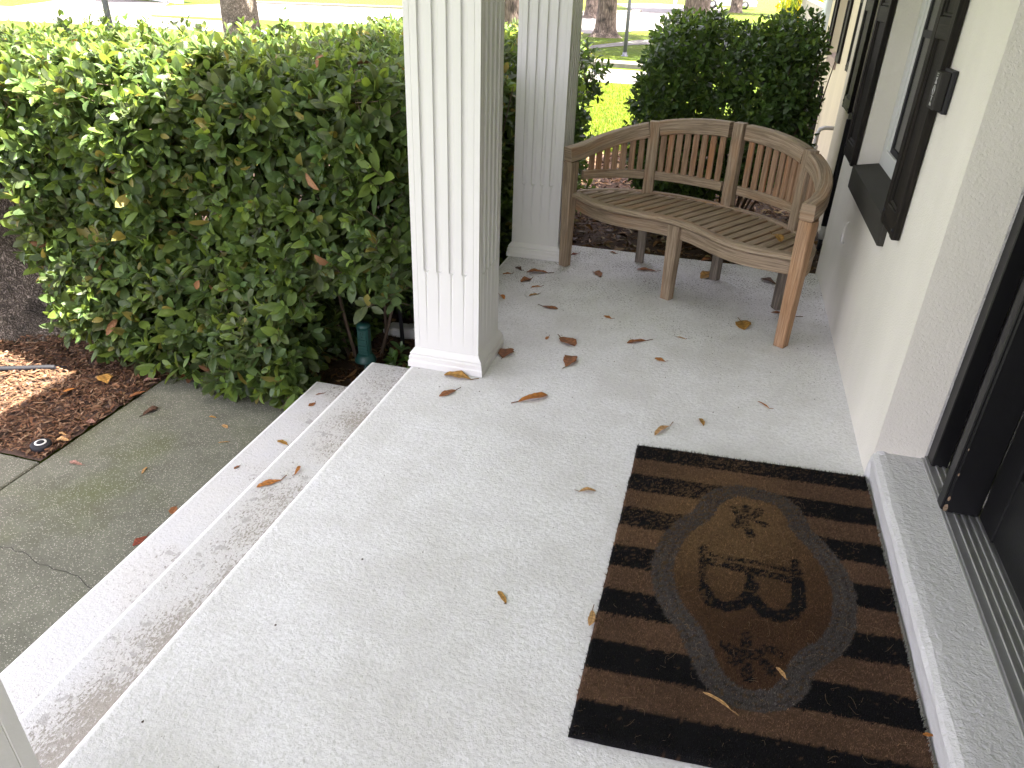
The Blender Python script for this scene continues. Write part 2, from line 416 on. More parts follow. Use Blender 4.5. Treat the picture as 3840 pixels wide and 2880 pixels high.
sheet('footpath', [(-9, 24.2), (-4.65, 26.0), (-3.53, 28.6), (1, 34), (1, 36), (-3.74, 31.0), (-4.82, 27.3), (-9, 25.6)], -.474, MT['road'])
sheet('road', [(-30, 30.3), (-12, 32.1), (-5.98, 33.3), (-4.29, 37.0), (0, 38), (14, 40), (14, 46), (-1, 52), (-6.6, 60), (-7.23, 58.4), (-8.4, 54.2), (-12, 49), (-20, 46.5), (-30, 45)], -.477, MT['road'])
sheet('road', [(-7.2, 58.6), (-6.6, 60.2), (-1, 52.2), (14, 46.2), (30, 50), (30, 74), (2.2, 74), (-3.4, 79), (-9.2, 81.4), (-11.5, 76)], -.474, MT['road'])
b = MB(); b.bar((-30, 44.9, -.42), (-12, 49.1, -.42), .3, .16, .04); b.bar((-12, 49.1, -.42), (-8.4, 54.4, -.42), .3, .16, .04); b.bar((-8.4, 54.4, -.42), (-7.1, 58.7, -.42), .3, .16, .04)
o = b.build('kerb', MT['kerb']); tag(o, kind='structure')

# porch slab and steps
b = MB(); b.box(-1.195, .80, -2.6, 4.64, -.60, 0, .010); o = b.build('porch_floor', MT['floor']); tag(o, kind='structure')
b = MB(); b.box(-1.51, -1.19, -.6, 2.945, -.62, -.15, .009); o = b.build('upper_step', MT['tread1']); tag(o, kind='structure')
b = MB(); b.box(-1.835, -1.50, -.6, 2.95, -.64, -.32, .008); o = b.build('lower_step', MT['tread2']); tag(o, kind='structure')

# ================================================================ HOUSE
def addw(root, b, name, m, parent=None):
    """mesh written in world coordinates, parented to root (or to a part of it)"""
    p = parent or root
    o = b.build(name, m, p)
    o.location = (-root.location.x, -root.location.y, -root.location.z) if p is root else (0, 0, 0)
    return o
house = empty('house', (1.6, 4.0, -.48))
tag(house, 'cream stucco house with black shutters and a white fluted porch on the right', 'house')
W1, W2, W3 = .686, .875, 1.203
def wall_with_hole(b, X, y0, y1, z0, z1, h, depth=.5):
    hy0, hy1, hz0, hz1 = h; X1 = X + depth
    for a in ((y0, hy0, z0, z1), (hy1, y1, z0, z1), (hy0, hy1, z0, hz0), (hy0, hy1, hz1, z1)):
        (c, d, e, f) = a
        b.add([(X, c, e), (X, d, e), (X, d, f), (X, c, f)], [[0, 3, 2, 1]])
    # outer ends and the reveal
    b.add([(X, y1, z0), (X1 + .4, y1, z0), (X1 + .4, y1, z1), (X, y1, z1)], [[0, 3, 2, 1]])
    b.add([(X, y0, z0), (X1, y0, z0), (X1, y0, z1), (X, y0, z1)], [[0, 1, 2, 3]])
    R = .13
    b.add([(X, hy1, hz0), (X + R, hy1, hz0), (X + R, hy1, hz1), (X, hy1, hz1)], [[0, 1, 2, 3]])
    b.add([(X, hy0, hz0), (X + R, hy0, hz0), (X + R, hy0, hz1), (X, hy0, hz1)], [[0, 3, 2, 1]])
    b.add([(X, hy0, hz0), (X + R, hy0, hz0), (X + R, hy1, hz0), (X, hy1, hz0)], [[0, 1, 2, 3]])
    b.add([(X, hy0, hz1), (X + R, hy0, hz1), (X + R, hy1, hz1), (X, hy1, hz1)], [[0, 3, 2, 1]])
b = MB()
wall_with_hole(b, W1, 2.43, 4.72, -.6, 2.9, (3.18, 4.21, .72, 2.1), .16)
addw(house, b, 'wall', MT['stucco']); b = MB()
wall_with_hole(b, W2, 4.70, 6.9, -.6, 2.9, (5.1, 6.12, .72, 2.1), .34); addw(house, b, 'wall', MT['stucco2'])['label'] = 'darker tan stretch of wall beyond the porch'; b = MB()  # this stretch has its own stucco, a darker tan than the near wall
wall_with_hole(b, W3, 6.88, 13.2, -.7, 2.9, (10.65, 11.7, .72, 2.1), .3); addw(house, b, 'wall', MT['stucco3'])['label'] = 'far stretch of wall tinted yellow as if warmly lit'; b = MB()  # yellow base colour stands in for the warm light on this wall
b.add([(W1, -2.6, -.6), (W1, .55, -.6), (W1, .55, 2.9), (W1, -2.6, 2.9)], [[0, 3, 2, 1]])
b.add([(W1, .55, 2.15), (W1, 2.43, 2.15), (W1, 2.43, 2.9), (W1, .55, 2.9)], [[0, 3, 2, 1]])
b.add([(W1, .55, -.6), (.93, .55, -.6), (.93, .55, 2.9), (W1, .55, 2.9)], [[0, 3, 2, 1]])
b.add([(W1, .55, 2.15), (.95, .55, 2.15), (.95, 2.43, 2.15), (W1, 2.43, 2.15)], [[0, 3, 2, 1]])
b.add([(W1, -2.6, -.6), (W1 + .4, -2.6, -.6), (W1 + .4, -2.6, 2.9), (W1, -2.6, 2.9)], [[0, 1, 2, 3]])
addw(house, b, 'wall', MT['stucco'])
# door recess side, heavier stipple
b = MB(); b.box(W1 + .0015, .93, 2.432, 2.452, .10, 2.149); o = addw(house, b, 'recess_side', MT['rough'])
# stoop
b = MB(); pts = []
pf = [(.694, 0.001), (.690, .03), (.684, .07), (.680, .095), (.684, .109), (.698, .118), (.72, .121), (.86, .124), (.86, .001)]
ys = [-1.2 + .1 * k for k in range(37)] + [2.431]
vs = [(x + (random.uniform(-.0025, .0025) if x < .7 else 0), y, z) for y in ys for x, z in pf]; n = len(pf)
fs = [[i * n + j, (i + 1) * n + j, (i + 1) * n + (j + 1) % n, i * n + (j + 1) % n] for i in range(len(ys) - 1) for j in range(n)]
fs += [list(range(n)), [(len(ys) - 1) * n + j for j in range(n)][::-1]]
b.add(vs, fs)
# plaster lump where it meets the wall
b2 = MB(); b2.lathe([(.034, .001), (.032, .06), (.027, .10), (.018, .122), (.004, .128)], .712, 2.435, 18)
b.add([tuple(v) for v in b2.v], b2.f)
addw(house, b, 'stoop', m_stucco('stoop paint', (.56, .56, .55), 70, .9))
# threshold
b = MB(); b.box(.845, .965, .58, 2.44, .112, .135)
for k in range(5):
    x = .866 + k * .021
    b.box(x, x + .010, .58, 2.438, .1352, .1405, .0015)
b.box(.836, .846, .58, 2.44, .10, .128, .002)
addw(house, b, 'threshold', MT['alu'])
# door frame, sidelight and door
b = MB()
b.box(.853, .905, 2.37, 2.4315, .136, 2.149, .003); b.box(.853, .905, .551, .61, .136, 2.149, .003)
b.box(.835, .935, 2.105, 2.165, .1415, 2.149, .004)
b.box(.828, .842, 2.112, 2.158, .142, 2.149, .003)
b.box(.853, .905, .61, 2.105, 2.06, 2.149, .003); b.box(.853, .905, 2.165, 2.37, 2.06, 2.149, .003)
b.box(.990, 1.02, .545, 2.46, .0, 2.3)
frame = addw(house, b, 'door_frame', MT['black'])
b = MB()
b.box(.925, .94, 2.165, 2.372, .1355, 2.06)                    # panel field
b.box(.905, .925, 2.34, 2.372, .1412, 2.06, .003); b.box(.905, .925, 2.165, 2.19, .1412, 2.06, .003)
b.box(.903, .9245, 2.19, 2.34, .1415, .19, .006); b.box(.903, .9245, 2.19, 2.34, .44, .50, .006)
b.box(.903, .9245, 2.19, 2.34, 2.0, 2.06, .004)
for y in (2.197, 2.328): b.box(.912, .930, y - .006, y + .006, .50, 2.0, .002)
addw(house, b, 'sidelight', MT['black'])
b = MB(); b.box(.922, .9249, 2.204, 2.322, .51, 1.99); addw(house, b, 'sidelight_pane', MT['glass'])
b = MB()
b.box(.955, .985, 1.16, 2.135, .1455, 2.058)
for (y0, y1) in ((1.98, 2.104), (1.16, 1.28)): b.box(.935, .955, y0, y1, .146, 2.057, .004)
b.box(.94, .9548, 1.28, 1.98, .146, .37, .004); b.box(.94, .9548, 1.28, 1.98, .86, .98, .004); b.box(.94, .9548, 1.28, 1.98, 1.93, 2.057, .004)
for (z0, z1) in ((.37, .86), (.98, 1.93)):
    b.box(.945, .9545, 1.955, 1.98, z0, z1, .006); b.box(.945, .9545, 1.28, 1.305, z0, z1, .006)
    b.box(.945, .9546, 1.305, 1.955, z0, z0 + .025, .006); b.box(.945, .9546, 1.305, 1.955, z1 - .025, z1, .006)
    b.box(.947, .9542, 1.36, 1.90, z0 + .08, z1 - .08, .008)
for (y0, y1) in ((.61, 1.155),): b.box(.93, .985, y0, y1, .146, 2.057, .004)
door = addw(house, b, 'door', MT['black'])
b = MB(); b.tube([(.94, 1.225, 1.06), (.90, 1.225, 1.06)], .012, 12); b.tube([(.895, 1.225, 1.06), (.895, 1.13, 1.06)], .009, 10)
o = addw(house, b, 'handle', MT['alu'], door)
# chips of bare wood on the frame post foot
for (y, z, r) in ((2.10, .19, .006), (2.104, .28, .004), (2.1045, .37, .003), (2.103, .155, .010)):
    b = MB(); b.add([(.838 + r * .7 * math.cos(a), 2.1042, z + r * 1.5 * math.sin(a)) for a in (0, 1.1, 2.3, 3.3, 4.4, 5.4)], [[0, 1, 2, 3, 4, 5]])
    addw(house, b, 'bare_wood_chip', MT['teak'], frame)

def window(X, y0, y1, sillm, label, ns=.72, depth=.10):
    b = MB(); Xf = X + depth; t = .085
    b.box(Xf, Xf + .03, y0, y0 + t, ns + .04, 2.098, .003); b.box(Xf, Xf + .03, y1 - t, y1, ns + .04, 2.098, .003)
    b.box(Xf, Xf + .0298, y0 + t, y1 - t, ns + .04, ns + .04 + t, .003); b.box(Xf, Xf + .0298, y0 + t, y1 - t, 2.098 - t, 2.098, .003)
    f = addw(house, b, 'window', MT['frame']); f['label'] = label
    b = MB(); Xs = Xf + .008; s = .04
    b.box(Xs, Xs + .018, y0 + t, y0 + t + s, ns + .076, 2.062, .003); b.box(Xs, Xs + .018, y1 - t - s, y1 - t, ns + .076, 2.062, .003)
    b.box(Xs, Xs + .0178, y0 + t + s, y1 - t - s, ns + .076, ns + .076 + s, .003); 
    addw(house, b, 'sash', MT['frame'], f)
    b = MB(); e_ = y1 - t - s; e0 = y0 + t + s
    b.box(Xs + .004, Xs + .016, e_ - .035, e_, ns + .1, 2.06, .002); b.box(Xs + .004, Xs + .016, e0, e0 + .035, ns + .1, 2.06, .002); b.box(Xs + .004, Xs + .0158, e0 + .035, e_ - .035, 1.36, 1.39, .002); b.box(Xs + .004, Xs + .0158, e0 + .035, e_ - .035, ns + .12, ns + .15, .002)
    addw(house, b, 'screen_frame', MT['blackp'], f)
    b = MB(); b.box(Xs + .010, Xs + .012, y0 + t + s, y1 - t - s, ns + .1, 2.06); addw(house, b, 'pane', MT['glass'], f)
    b = MB(); z1 = ns + .025
    c, d = y0 - .0, y1 - .0
    vs = []
    for y in (c, d): vs += [(X - .02, y, z1 - .11), (X - .02, y, z1), (X + .005, y, z1 + .004), (Xf + .002, y, z1 + .02), (Xf + .002, y, z1 - .11)]
    fs = [[j, 5 + j, 5 + (j + 1) % 5, (j + 1) % 5] for j in range(5)] + [[4, 3, 2, 1, 0], [5, 6, 7, 8, 9]]
    b.add(vs, fs)
    b.box(X - .0195, X + .01, c - .022, c - .001, z1 - .105, z1 - .004, .003)
    addw(house, b, 'sill', sillm, f)
    return f
window(W1, 3.18, 4.21, MT['sillm'], 'white framed window beside the front door over a dark sloping sill')
window(W2, 5.1, 6.12, MT['sillm'], 'second window partly hidden behind black shutters')
window(W3, 10.65, 11.7, MT['sillp'], 'far window with a faded pinkish brown sill')
def shutter(X, y0, y1, label):
    """panelled board shutter: stiles, rails, recessed panel"""
    b = MB(); z0 = .735; z1 = 2.12; x0 = X - .030; s = .055
    b.box(x0, X - .003, y0, y0 + s, z0, z1, .003); b.box(x0, X - .003, y1 - s, y1, z0, z1, .003)
    b.box(x0 + .001, X - .003, y0 + s, y1 - s, z0, z0 + .085, .003); b.box(x0 + .001, X - .003, y0 + s, y1 - s, z1 - .085, z1, .003)
    b.box(x0 + .001, X - .003, y0 + s, y1 - s, 1.40, 1.47, .003)
    b.box(x0 + .014, X - .004, y0 + s - .002, y1 - s + .002, z0 + .08, z1 - .08)
    m_ = y0 + s, y1 - s
    for (a, c) in ((z0 + .085, 1.40), (1.47, z1 - .085)):
        b.box(x0 + .006, X - .005, m_[0], m_[0] + .014, a, c, .004); b.box(x0 + .006, X - .005, m_[1] - .014, m_[1], a, c, .004)
        b.box(x0 + .006, X - .005, m_[0] + .014, m_[1] - .014, a, a + .014, .004)
    o = addw(house, b, 'shutter', MT['shut']); o['label'] = label
    for (y, z) in ((y0 + .025, z0 + .03), (y1 - .025, z0 + .05)):
        b = MB(); b.tube([(x0 - .004, y, z), (x0 + .002, y, z)], .008, 10); addw(house, b, 'screw', MT['blackp'], o)
MT['shut'] = m_wood('black stained shutter', ((.004, .004, .0035), (.011, .0095, .0078), (.026, .021, .016), (.006, .0055, .005)), 1.0, .62, .5, .12)
shutter(W1, 2.925, 3.20, 'near shutter with a small metal box beside it')
shutter(W1, 4.22, 4.57, 'black shutter at the far side of the nearest window')
shutter(W2, 4.76, 5.09, 'near shutter of the second window')
shutter(W2, 6.13, 6.52, 'black shutter hanging at the far side of the second window')
shutter(W3, 9.15, 9.5, 'brownish shutter just showing past the wall corner')
shutter(W3, 10.28, 10.64, 'near shutter of the far window')
shutter(W3, 11.71, 12.07, 'farthest shutter on the house')
# little box by the shutter with raised ornaments
b = MB(); b.box(.668, .684, 2.800, 2.918, 1.195, 1.325, .004); bx = addw(house, b, 'door_bell_box', MT['blackp'])
b = MB(); b.box(.640, .668, 2.812, 2.905, 1.205, 1.318, .003); addw(house, b, 'cover', MT['box'], bx)
b = MB()
def ring(b, y, z, r, x=.6385, t=.0018):
    pts = [(x, y + r * .8 * math.cos(a), z + r * math.sin(a)) for a in np.linspace(0, 2 * math.pi, 13)]; b.tube(pts, t, 6, False)
ring(b, 2.858, 1.262, .014)
for (y0, z0, y1, z1) in ((2.850, 1.282, 2.868, 1.282), (2.850, 1.282, 2.866, 1.300), (2.866, 1.284, 2.852, 1.300), (2.850, 1.306, 2.867, 1.306), (2.85, 1.312, 2.866, 1.312),
                         (2.858, 1.244, 2.858, 1.228), (2.848, 1.243, 2.868, 1.243), (2.848, 1.214, 2.858, 1.226), (2.868, 1.214, 2.858, 1.226)):
    b.tube([(.6385, y0, z0), (.6385, y1, z1)], .0018, 6)
addw(house, b, 'raised_ornament', MT['alu'], bx)
# small plastered loop on the wall under the window
b = MB(); b.tube([(.684, 4.02, .50), (.672, 4.02, .485), (.670, 4.02, .44), (.672, 4.02, .395), (.684, 4.02, .385)], .006, 8)
addw(house, b, 'wall_hook', MT['sill_white'])
# roof with the porch ceiling
b = MB(); b.box(-1.42, .684, -2.0, 4.98, 2.90, 3.02); b.box(.688, 4.4, -2.6, 13.6, 2.91, 3.0)
b.box(.35, .6865, 6.5, 13.6, 2.75, 2.9); b.box(-1.42, .684, 4.981, 6.5, 2.90, 3.02)  # last slab: unseen overhang past the porch end, added to shade the shrubs
addw(house, b, 'roof', MT['ceil'])
b = MB()
for (a0, a1, c0, c1) in ((-1.185, -.87, -2.0, 4.62), ): b.box(a0, a1, c0, c1, 2.68, 2.898)
b.box(-.868, .684, 4.32, 4.62, 2.68, 2.898)
addw(house, b, 'porch_beam', MT['paint'])
b = MB(); b.add([(-1.42, -2.0, 3.03), (4.5, -2.0, 5.0), (4.5, 6.5, 5.0), (-1.42, 6.5, 3.03)], [[0, 1, 2, 3]]); addw(house, b, 'roof_slope', MT['roof'])
# far part: corner pilaster
b = MB(); b.box(1.13, 1.5, 12.75, 13.25, -.7, 2.74, .01); addw(house, b, 'corner_pilaster', m_plain('pale grey trim', (.50, .55, .56), .6))

# ================================================================ COLUMNS
def column(y0, label):
    root = empty('porch_column', (-1.0275, y0 + .1475, 0)); tag(root, label, 'column', 'white fluted columns along the porch edge')
    W = .295; H = 2.675; zb = .462; zt = 2.48; hw = W / 2
    b = MB(); r = .0125; dep = .0125
    # face profile with 4 flutes; grid built per face, flute depth fades to a round end
    cxs = [-.084, -.028, .028, .084]
    ss = [-hw, -hw + .022, -hw + .0235, -hw + .025]
    for c in cxs: ss += [c + r * k for k in (-1.25, -1, -.8, -.5, 0, .5, .8, 1, 1.25)]
    ss += [hw - .025, hw - .0235, hw - .022, hw]
    zs = [0, .10, zb - .012, zb - r, zb - r * .7, zb - r * .4, zb, zb + .3, zb + .9, zt, zt + .02, H]
    def depth(s, z):
        d = 0.0
        for c in cxs:
            dz = max(0.0, zb - z, z - zt); rr = math.hypot(s - c, dz)
            if rr < r: d = dep * (1 - (rr / r) ** 4) ** .5
        if abs(abs(s) - (hw - .0235)) < 1e-6: d = .0012
        return d
    for k in range(4):
        a = k * math.pi / 2; ca, sa = math.cos(a), math.sin(a); vs = []
        for z in zs:
            for s in ss:
                d = hw - depth(s, z); vs.append((d * ca - s * sa, d * sa + s * ca, z))
        n = len(ss)
        fs = [[i * n + j, i * n + j + 1, (i + 1) * n + j + 1, (i + 1) * n + j] for i in range(len(zs) - 1) for j in range(n - 1)]
        b.add(vs, fs)
    b.build('shaft', MT['paint'], root)
    b = MB()
    pr = [(.026, .001), (.026, .028), (.022, .034), (.0225, .052), (.017, .058), (.019, .066), (.012, .074), (.004, .086), (-.002, .092)]
    vs = []
    for e, z in pr:
        q = hw + e; vs += [(-q, -q, z), (q, -q, z), (q, q, z), (-q, q, z)]
    fs = [[i * 4 + j, i * 4 + (j + 1) % 4, i * 4 + 4 + (j + 1) % 4, i * 4 + 4 + j] for i in range(len(pr) - 1) for j in range(4)]
    b.add(vs, fs); b.build('base_moulding', MT['paint'], root)
    b = MB()
    for e, z0, z1 in ((.02, 2.57, 2.62), (.035, 2.62, 2.675)):
        q = hw + e; b.box(-q, q, -q, q, z0, z1, .004)
    b.build('capital', MT['paint'], root)
column(2.73, 'front white fluted column standing at the head of the steps')
column(4.31, 'white fluted column behind, next to the left end of the bench')
column(.205, 'column cut off at the bottom left corner of the porch')

# ================================================================ BENCH
A_ = -31.13
MT['teaks'] = m_wood('slat teak', ((.14, .088, .055), (.24, .155, .096), (.33, .225, .15), (.34, .15, .06)))
bench = empty('garden_bench', (-.21, 3.845, 0), RAD(A_))
tag(bench, 'weathered teak garden bench with curved slatted back and wavy front rail', 'bench')
EA, EB = .722, .530                # half axes of the back curve
def arc(t, a=EA, b_=EB, w0=.03): c_ = math.cos(t); return Vector((-a * math.copysign(abs(c_) ** .88, c_), w0 + b_ * math.sin(t), 0))   # t 0..pi
def topz(t):
    s = math.sin(t)
    return .705 + .185 * (s ** 1.25)
def curve_sweep(b, ts, zf, w, h, c, a=EA, b_=EB, w0=.03, pre=None, post=None):
    pts = []; sides = []; ups = []
    for t in ts:
        p = arc(t, a, b_, w0); p.z = zf(t); pts.append(p)
    if pre: pts.insert(0, Vector(pre))
    if post: pts.append(Vector(post))
    for i in range(len(pts)):
        d = (pts[min(i + 1, len(pts) - 1)] - pts[max(i - 1, 0)]).normalized()
        sd_ = d.cross(Vector((0, 0, 1))).normalized(); sides.append(sd_); ups.append(sd_.cross(d).normalized())
    b.sweep(pts, sides, ups, prof(w, h, c))
def tof(u): return math.acos(math.copysign((abs(u) / EA) ** (1 / .88), -u))
TA, TB, TC = tof(-.475), math.pi / 2, tof(.475)
# legs
def leg(u, w_, top, name='leg', m='teak', s=.066, s2=.068, lab=None, tp=.80):
    b = MB(); b.bar((u, w_, top), (u, w_, .002), s, s2, .004, up=(0, 1, 0), taper=tp, u0=random.uniform(0, 9))
    o = b.build(name, MT[m], bench)
    if lab: o['label'] = lab
leg(-.728, .030, .626); leg(.728, .030, .626, m='teakw', lab='front leg at the right end, warm orange wood')
leg(0, .085, .420, s=.070, s2=.060)
for t, zt in ((TA, .0), (TB, .0), (TC, .0)):
    p = arc(t, w0=.03); b = MB(); tan = Vector((EA * math.sin(t), EB * math.cos(t), 0)).normalized()
    nrm = Vector((-tan.y, tan.x, 0))
    zt = topz(t) + .002
    b.bar((p.x, p.y, .002), (p.x, p.y, .35), .050, .050, .004, up=nrm, taper=1.0)
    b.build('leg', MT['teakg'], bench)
    b = MB(); b.bar((p.x, p.y, .351), (p.x, p.y, zt), .062, .052, .004, up=nrm)
    b.build('back_post', MT['teak'], bench)
# rails of the back
segs = [(0.12, TA), (TA, TB), (TB, TC), (TC, math.pi - .12)]
for k, (t0, t1) in enumerate(segs):
    dl = .031 / .62; g0 = .0 if k == 0 else dl; g1 = 0.0 if k == 3 else dl
    ts = np.linspace(t0 + g0, t1 - g1, 12)
    b = MB(); curve_sweep(b, ts, lambda t: topz(t) - .040, .056 if k in (1, 2) else .064, .080, .006, pre=(-.728, -.004, .667) if k == 0 else None, post=(.728, -.004, .667) if k == 3 else None)
    o = b.build('arm_rail' if k in (0, 3) else 'top_rail', MT['teak'], bench)
    ts2 = np.linspace(t0 + (.05 if k == 0 else dl), t1 - (.05 if k == 3 else dl), 10)
    b = MB(); curve_sweep(b, ts2, lambda t: .540, .026, .050, .003); b.build('lower_rail', MT['teak'], bench)
    # slats
    n = 7 if k in (0, 3) else 8
    b = MB()
    a0, a1 = t0 + (.10 if k == 0 else dl), t1 - (.10 if k == 3 else dl)
    for i in range(n):
        t = a0 + (a1 - a0) * (i + .62) / (n + .24); p = arc(t); tan = Vector((EA * math.sin(t), EB * math.cos(t), 0)).normalized()
        b.bar((p.x, p.y, .562), (p.x, p.y, topz(t) - .076), .034, .014, .002, up=Vector((-tan.y, tan.x, 0)))
    b.build('back_slats', MT['teaks'], bench)
# seat: wavy front rail
def fw(u): return .004 + .045 * math.cos(u / .42 * math.pi)   # edge line of the front
def front(b, w, h, z, off, c, u0=-.694, u1=.694, n=40):
    pts = []; sides = []; ups = []
    us = np.linspace(u0, u1, n)
    for u in us: pts.append(Vector((u, fw(u) + off, z)))
    for i in range(n):
        d = (pts[min(i + 1, n - 1)] - pts[max(i - 1, 0)]).normalized(); sd_ = d.cross(Vector((0, 0, 1))).normalized()
        sides.append(sd_); ups.append(Vector((0, 0, 1)))
    b.sweep(pts, sides, ups, prof(w, h, c))
b = MB(); front(b, .062, .030, .437, .031, .009); b.build('front_rail', MT['teak'], bench)
b = MB(); front(b, .028, .066, .379, .050, .003, -.694, -.036, 22); front(b, .028, .066, .379, .050, .003, .036, .694, 22)
b.build('apron', MT['teak'], bench)
b = MB(); ts = np.linspace(.10, math.pi - .10, 40)
curve_sweep(b, ts, lambda t: .432, .036, .030, .004, EA + .012, EB - .012); b.build('seat_back_rail', MT['teak'], bench)
b = MB(); curve_sweep(b, ts, lambda t: .380, .026, .070, .004, EA + .014, EB - .012); b.build('seat_frame', MT['teak'], bench)
b = MB(); u = -.672
while u < .68:
    wb = .03 + (EB - .028) * math.sqrt(max(0, 1 - (u / (EA - .006)) ** 2)); wf_ = fw(u) + .058
    if wb - wf_ > .04:
        b.bar((u, wf_, .432), (u, wb, .432), .045, .018, .003)
    u += .0590
b.build('seat_slats', MT['teak'], bench)
b = MB()
for s in (-1, 1):
    b.bar((s * .35, fw(.35) + .045, .405), (s * .35, .03 + (EB - .03) * math.sqrt(1 - (.35 / EA) ** 2), .405), .03, .03, .002)
b.bar((0, .12, .405), (0, EB - .0, .405), .03, .03, .002)
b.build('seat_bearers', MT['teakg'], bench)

# ================================================================ DOOR MAT
MW, ML, MX, MY = .812, 1.262, -.130, 1.104
mat = empty('doormat', (MX + MW / 2, MY + ML / 2, 0)); tag(mat, 'black and brown striped coir doormat with a worn letter B', 'doormat')
def shear(x, y): return x, y + .05 * (x - MX) / MW
RING = [(0.262, 2.159), (0.37, 2.139), (0.42, 2.072), (0.441, 1.991), (0.481, 1.93), (0.521, 1.835), (0.54, 1.742), (0.533, 1.65), (0.519, 1.584), (0.486, 1.518), (0.441, 1.471), (0.408, 1.429), (0.39, 1.372), (0.349, 1.318), (0.285, 1.293), (0.227, 1.306), (0.185, 1.347), (0.151, 1.42), (0.12, 1.492), (0.077, 1.543), (0.045, 1.617), (0.027, 1.709), (0.036, 1.815), (0.078, 1.928), (0.126, 1.995), (0.155, 2.083), (0.208, 2.144)]
SPINE = [(0.144, 1.775), (0.276, 1.763), (0.416, 1.75)]
SPINE2 = [(0.154, 1.807), (0.324, 1.798), (0.418, 1.79)]
SERIFL = [(0.141, 1.832), (0.148, 1.634)]
SERIFR = [(0.411, 1.835), (0.413, 1.701)]
BOWL1 = [(0.15, 1.652), (0.169, 1.606), (0.209, 1.592), (0.248, 1.61), (0.273, 1.649), (0.284, 1.703)]
BOWL2 = [(0.29, 1.645), (0.314, 1.603), (0.353, 1.593), (0.392, 1.614), (0.411, 1.659), (0.415, 1.736)]
MID = [(0.279, 1.764), (0.281, 1.651)]
FLT = [(0.266, 2.071), (0.263, 1.998), (0.282, 1.929)]
FLT2 = [(0.23, 2.056), (0.25, 2.006), (0.237, 1.97)]
FLT3 = [(0.309, 2.066), (0.289, 2.016), (0.327, 1.993)]
FLB = [(0.268, 1.499), (0.268, 1.435), (0.273, 1.362)]
FLB2 = [(0.213, 1.456), (0.239, 1.435), (0.26, 1.447), (0.235, 1.406)]
FLB3 = [(0.348, 1.462), (0.317, 1.468), (0.286, 1.446), (0.321, 1.414), (0.331, 1.396)]

def dpoly(P, X, Y, closed=False):
    d = np.full(X.shape, 9.0); P = list(P) + ([P[0]] if closed else [])
    for (x0, y0), (x1, y1) in zip(P[:-1], P[1:]):
        dx, dy = x1 - x0, y1 - y0; t = np.clip(((X - x0) * dx + (Y - y0) * dy) / (dx * dx + dy * dy), 0, 1)
        d = np.minimum(d, np.hypot(X - x0 - t * dx, Y - y0 - t * dy))
    return d
def inpoly(P, X, Y):
    c = np.zeros(X.shape, bool); n = len(P)
    for i in range(n):
        x0, y0 = P[i]; x1, y1 = P[(i + 1) % n]
        k = ((y0 > Y) != (y1 > Y)) & (X < (x1 - x0) * (Y - y0) / (y1 - y0 + 1e-12) + x0); c ^= k
    return c
def snoise(X, Y, s, seed=0, o=5):
    r = np.random.default_rng(seed); v = np.zeros(np.shape(X))
    for k in range(o * 3):
        f = s * 1.6 ** (k % o); a = r.uniform(0, 2 * np.pi); p = r.uniform(0, 6.28, 2)
        v += np.sin((X * np.cos(a) + Y * np.sin(a)) * f + p[0]) / 1.3 ** (k % o)
    return v / (o * 1.4)
def smooth_closed(P, n=4):
    P = np.array(P); m = len(P); o = []
    for i in range(m):
        a, b_, c, d = P[i - 1], P[i], P[(i + 1) % m], P[(i + 2) % m]
        for k in range(n):
            t = k / n; o.append(tuple(.5 * ((2 * b_) + (c - a) * t + (2 * a - 5 * b_ + 4 * c - d) * t * t + (3 * b_ - a - 3 * c + d) * t ** 3)))
    return o
RING_S = smooth_closed(RING)
MAT_BLK = np.array((.0045, .0045, .005)); MAT_BRN = np.array((.125, .072, .042)); MAT_TAN = np.array((.19, .115, .052)); MAT_GRY = np.array((.080, .070, .064)); MAT_DRK = np.array((.072, .036, .017))
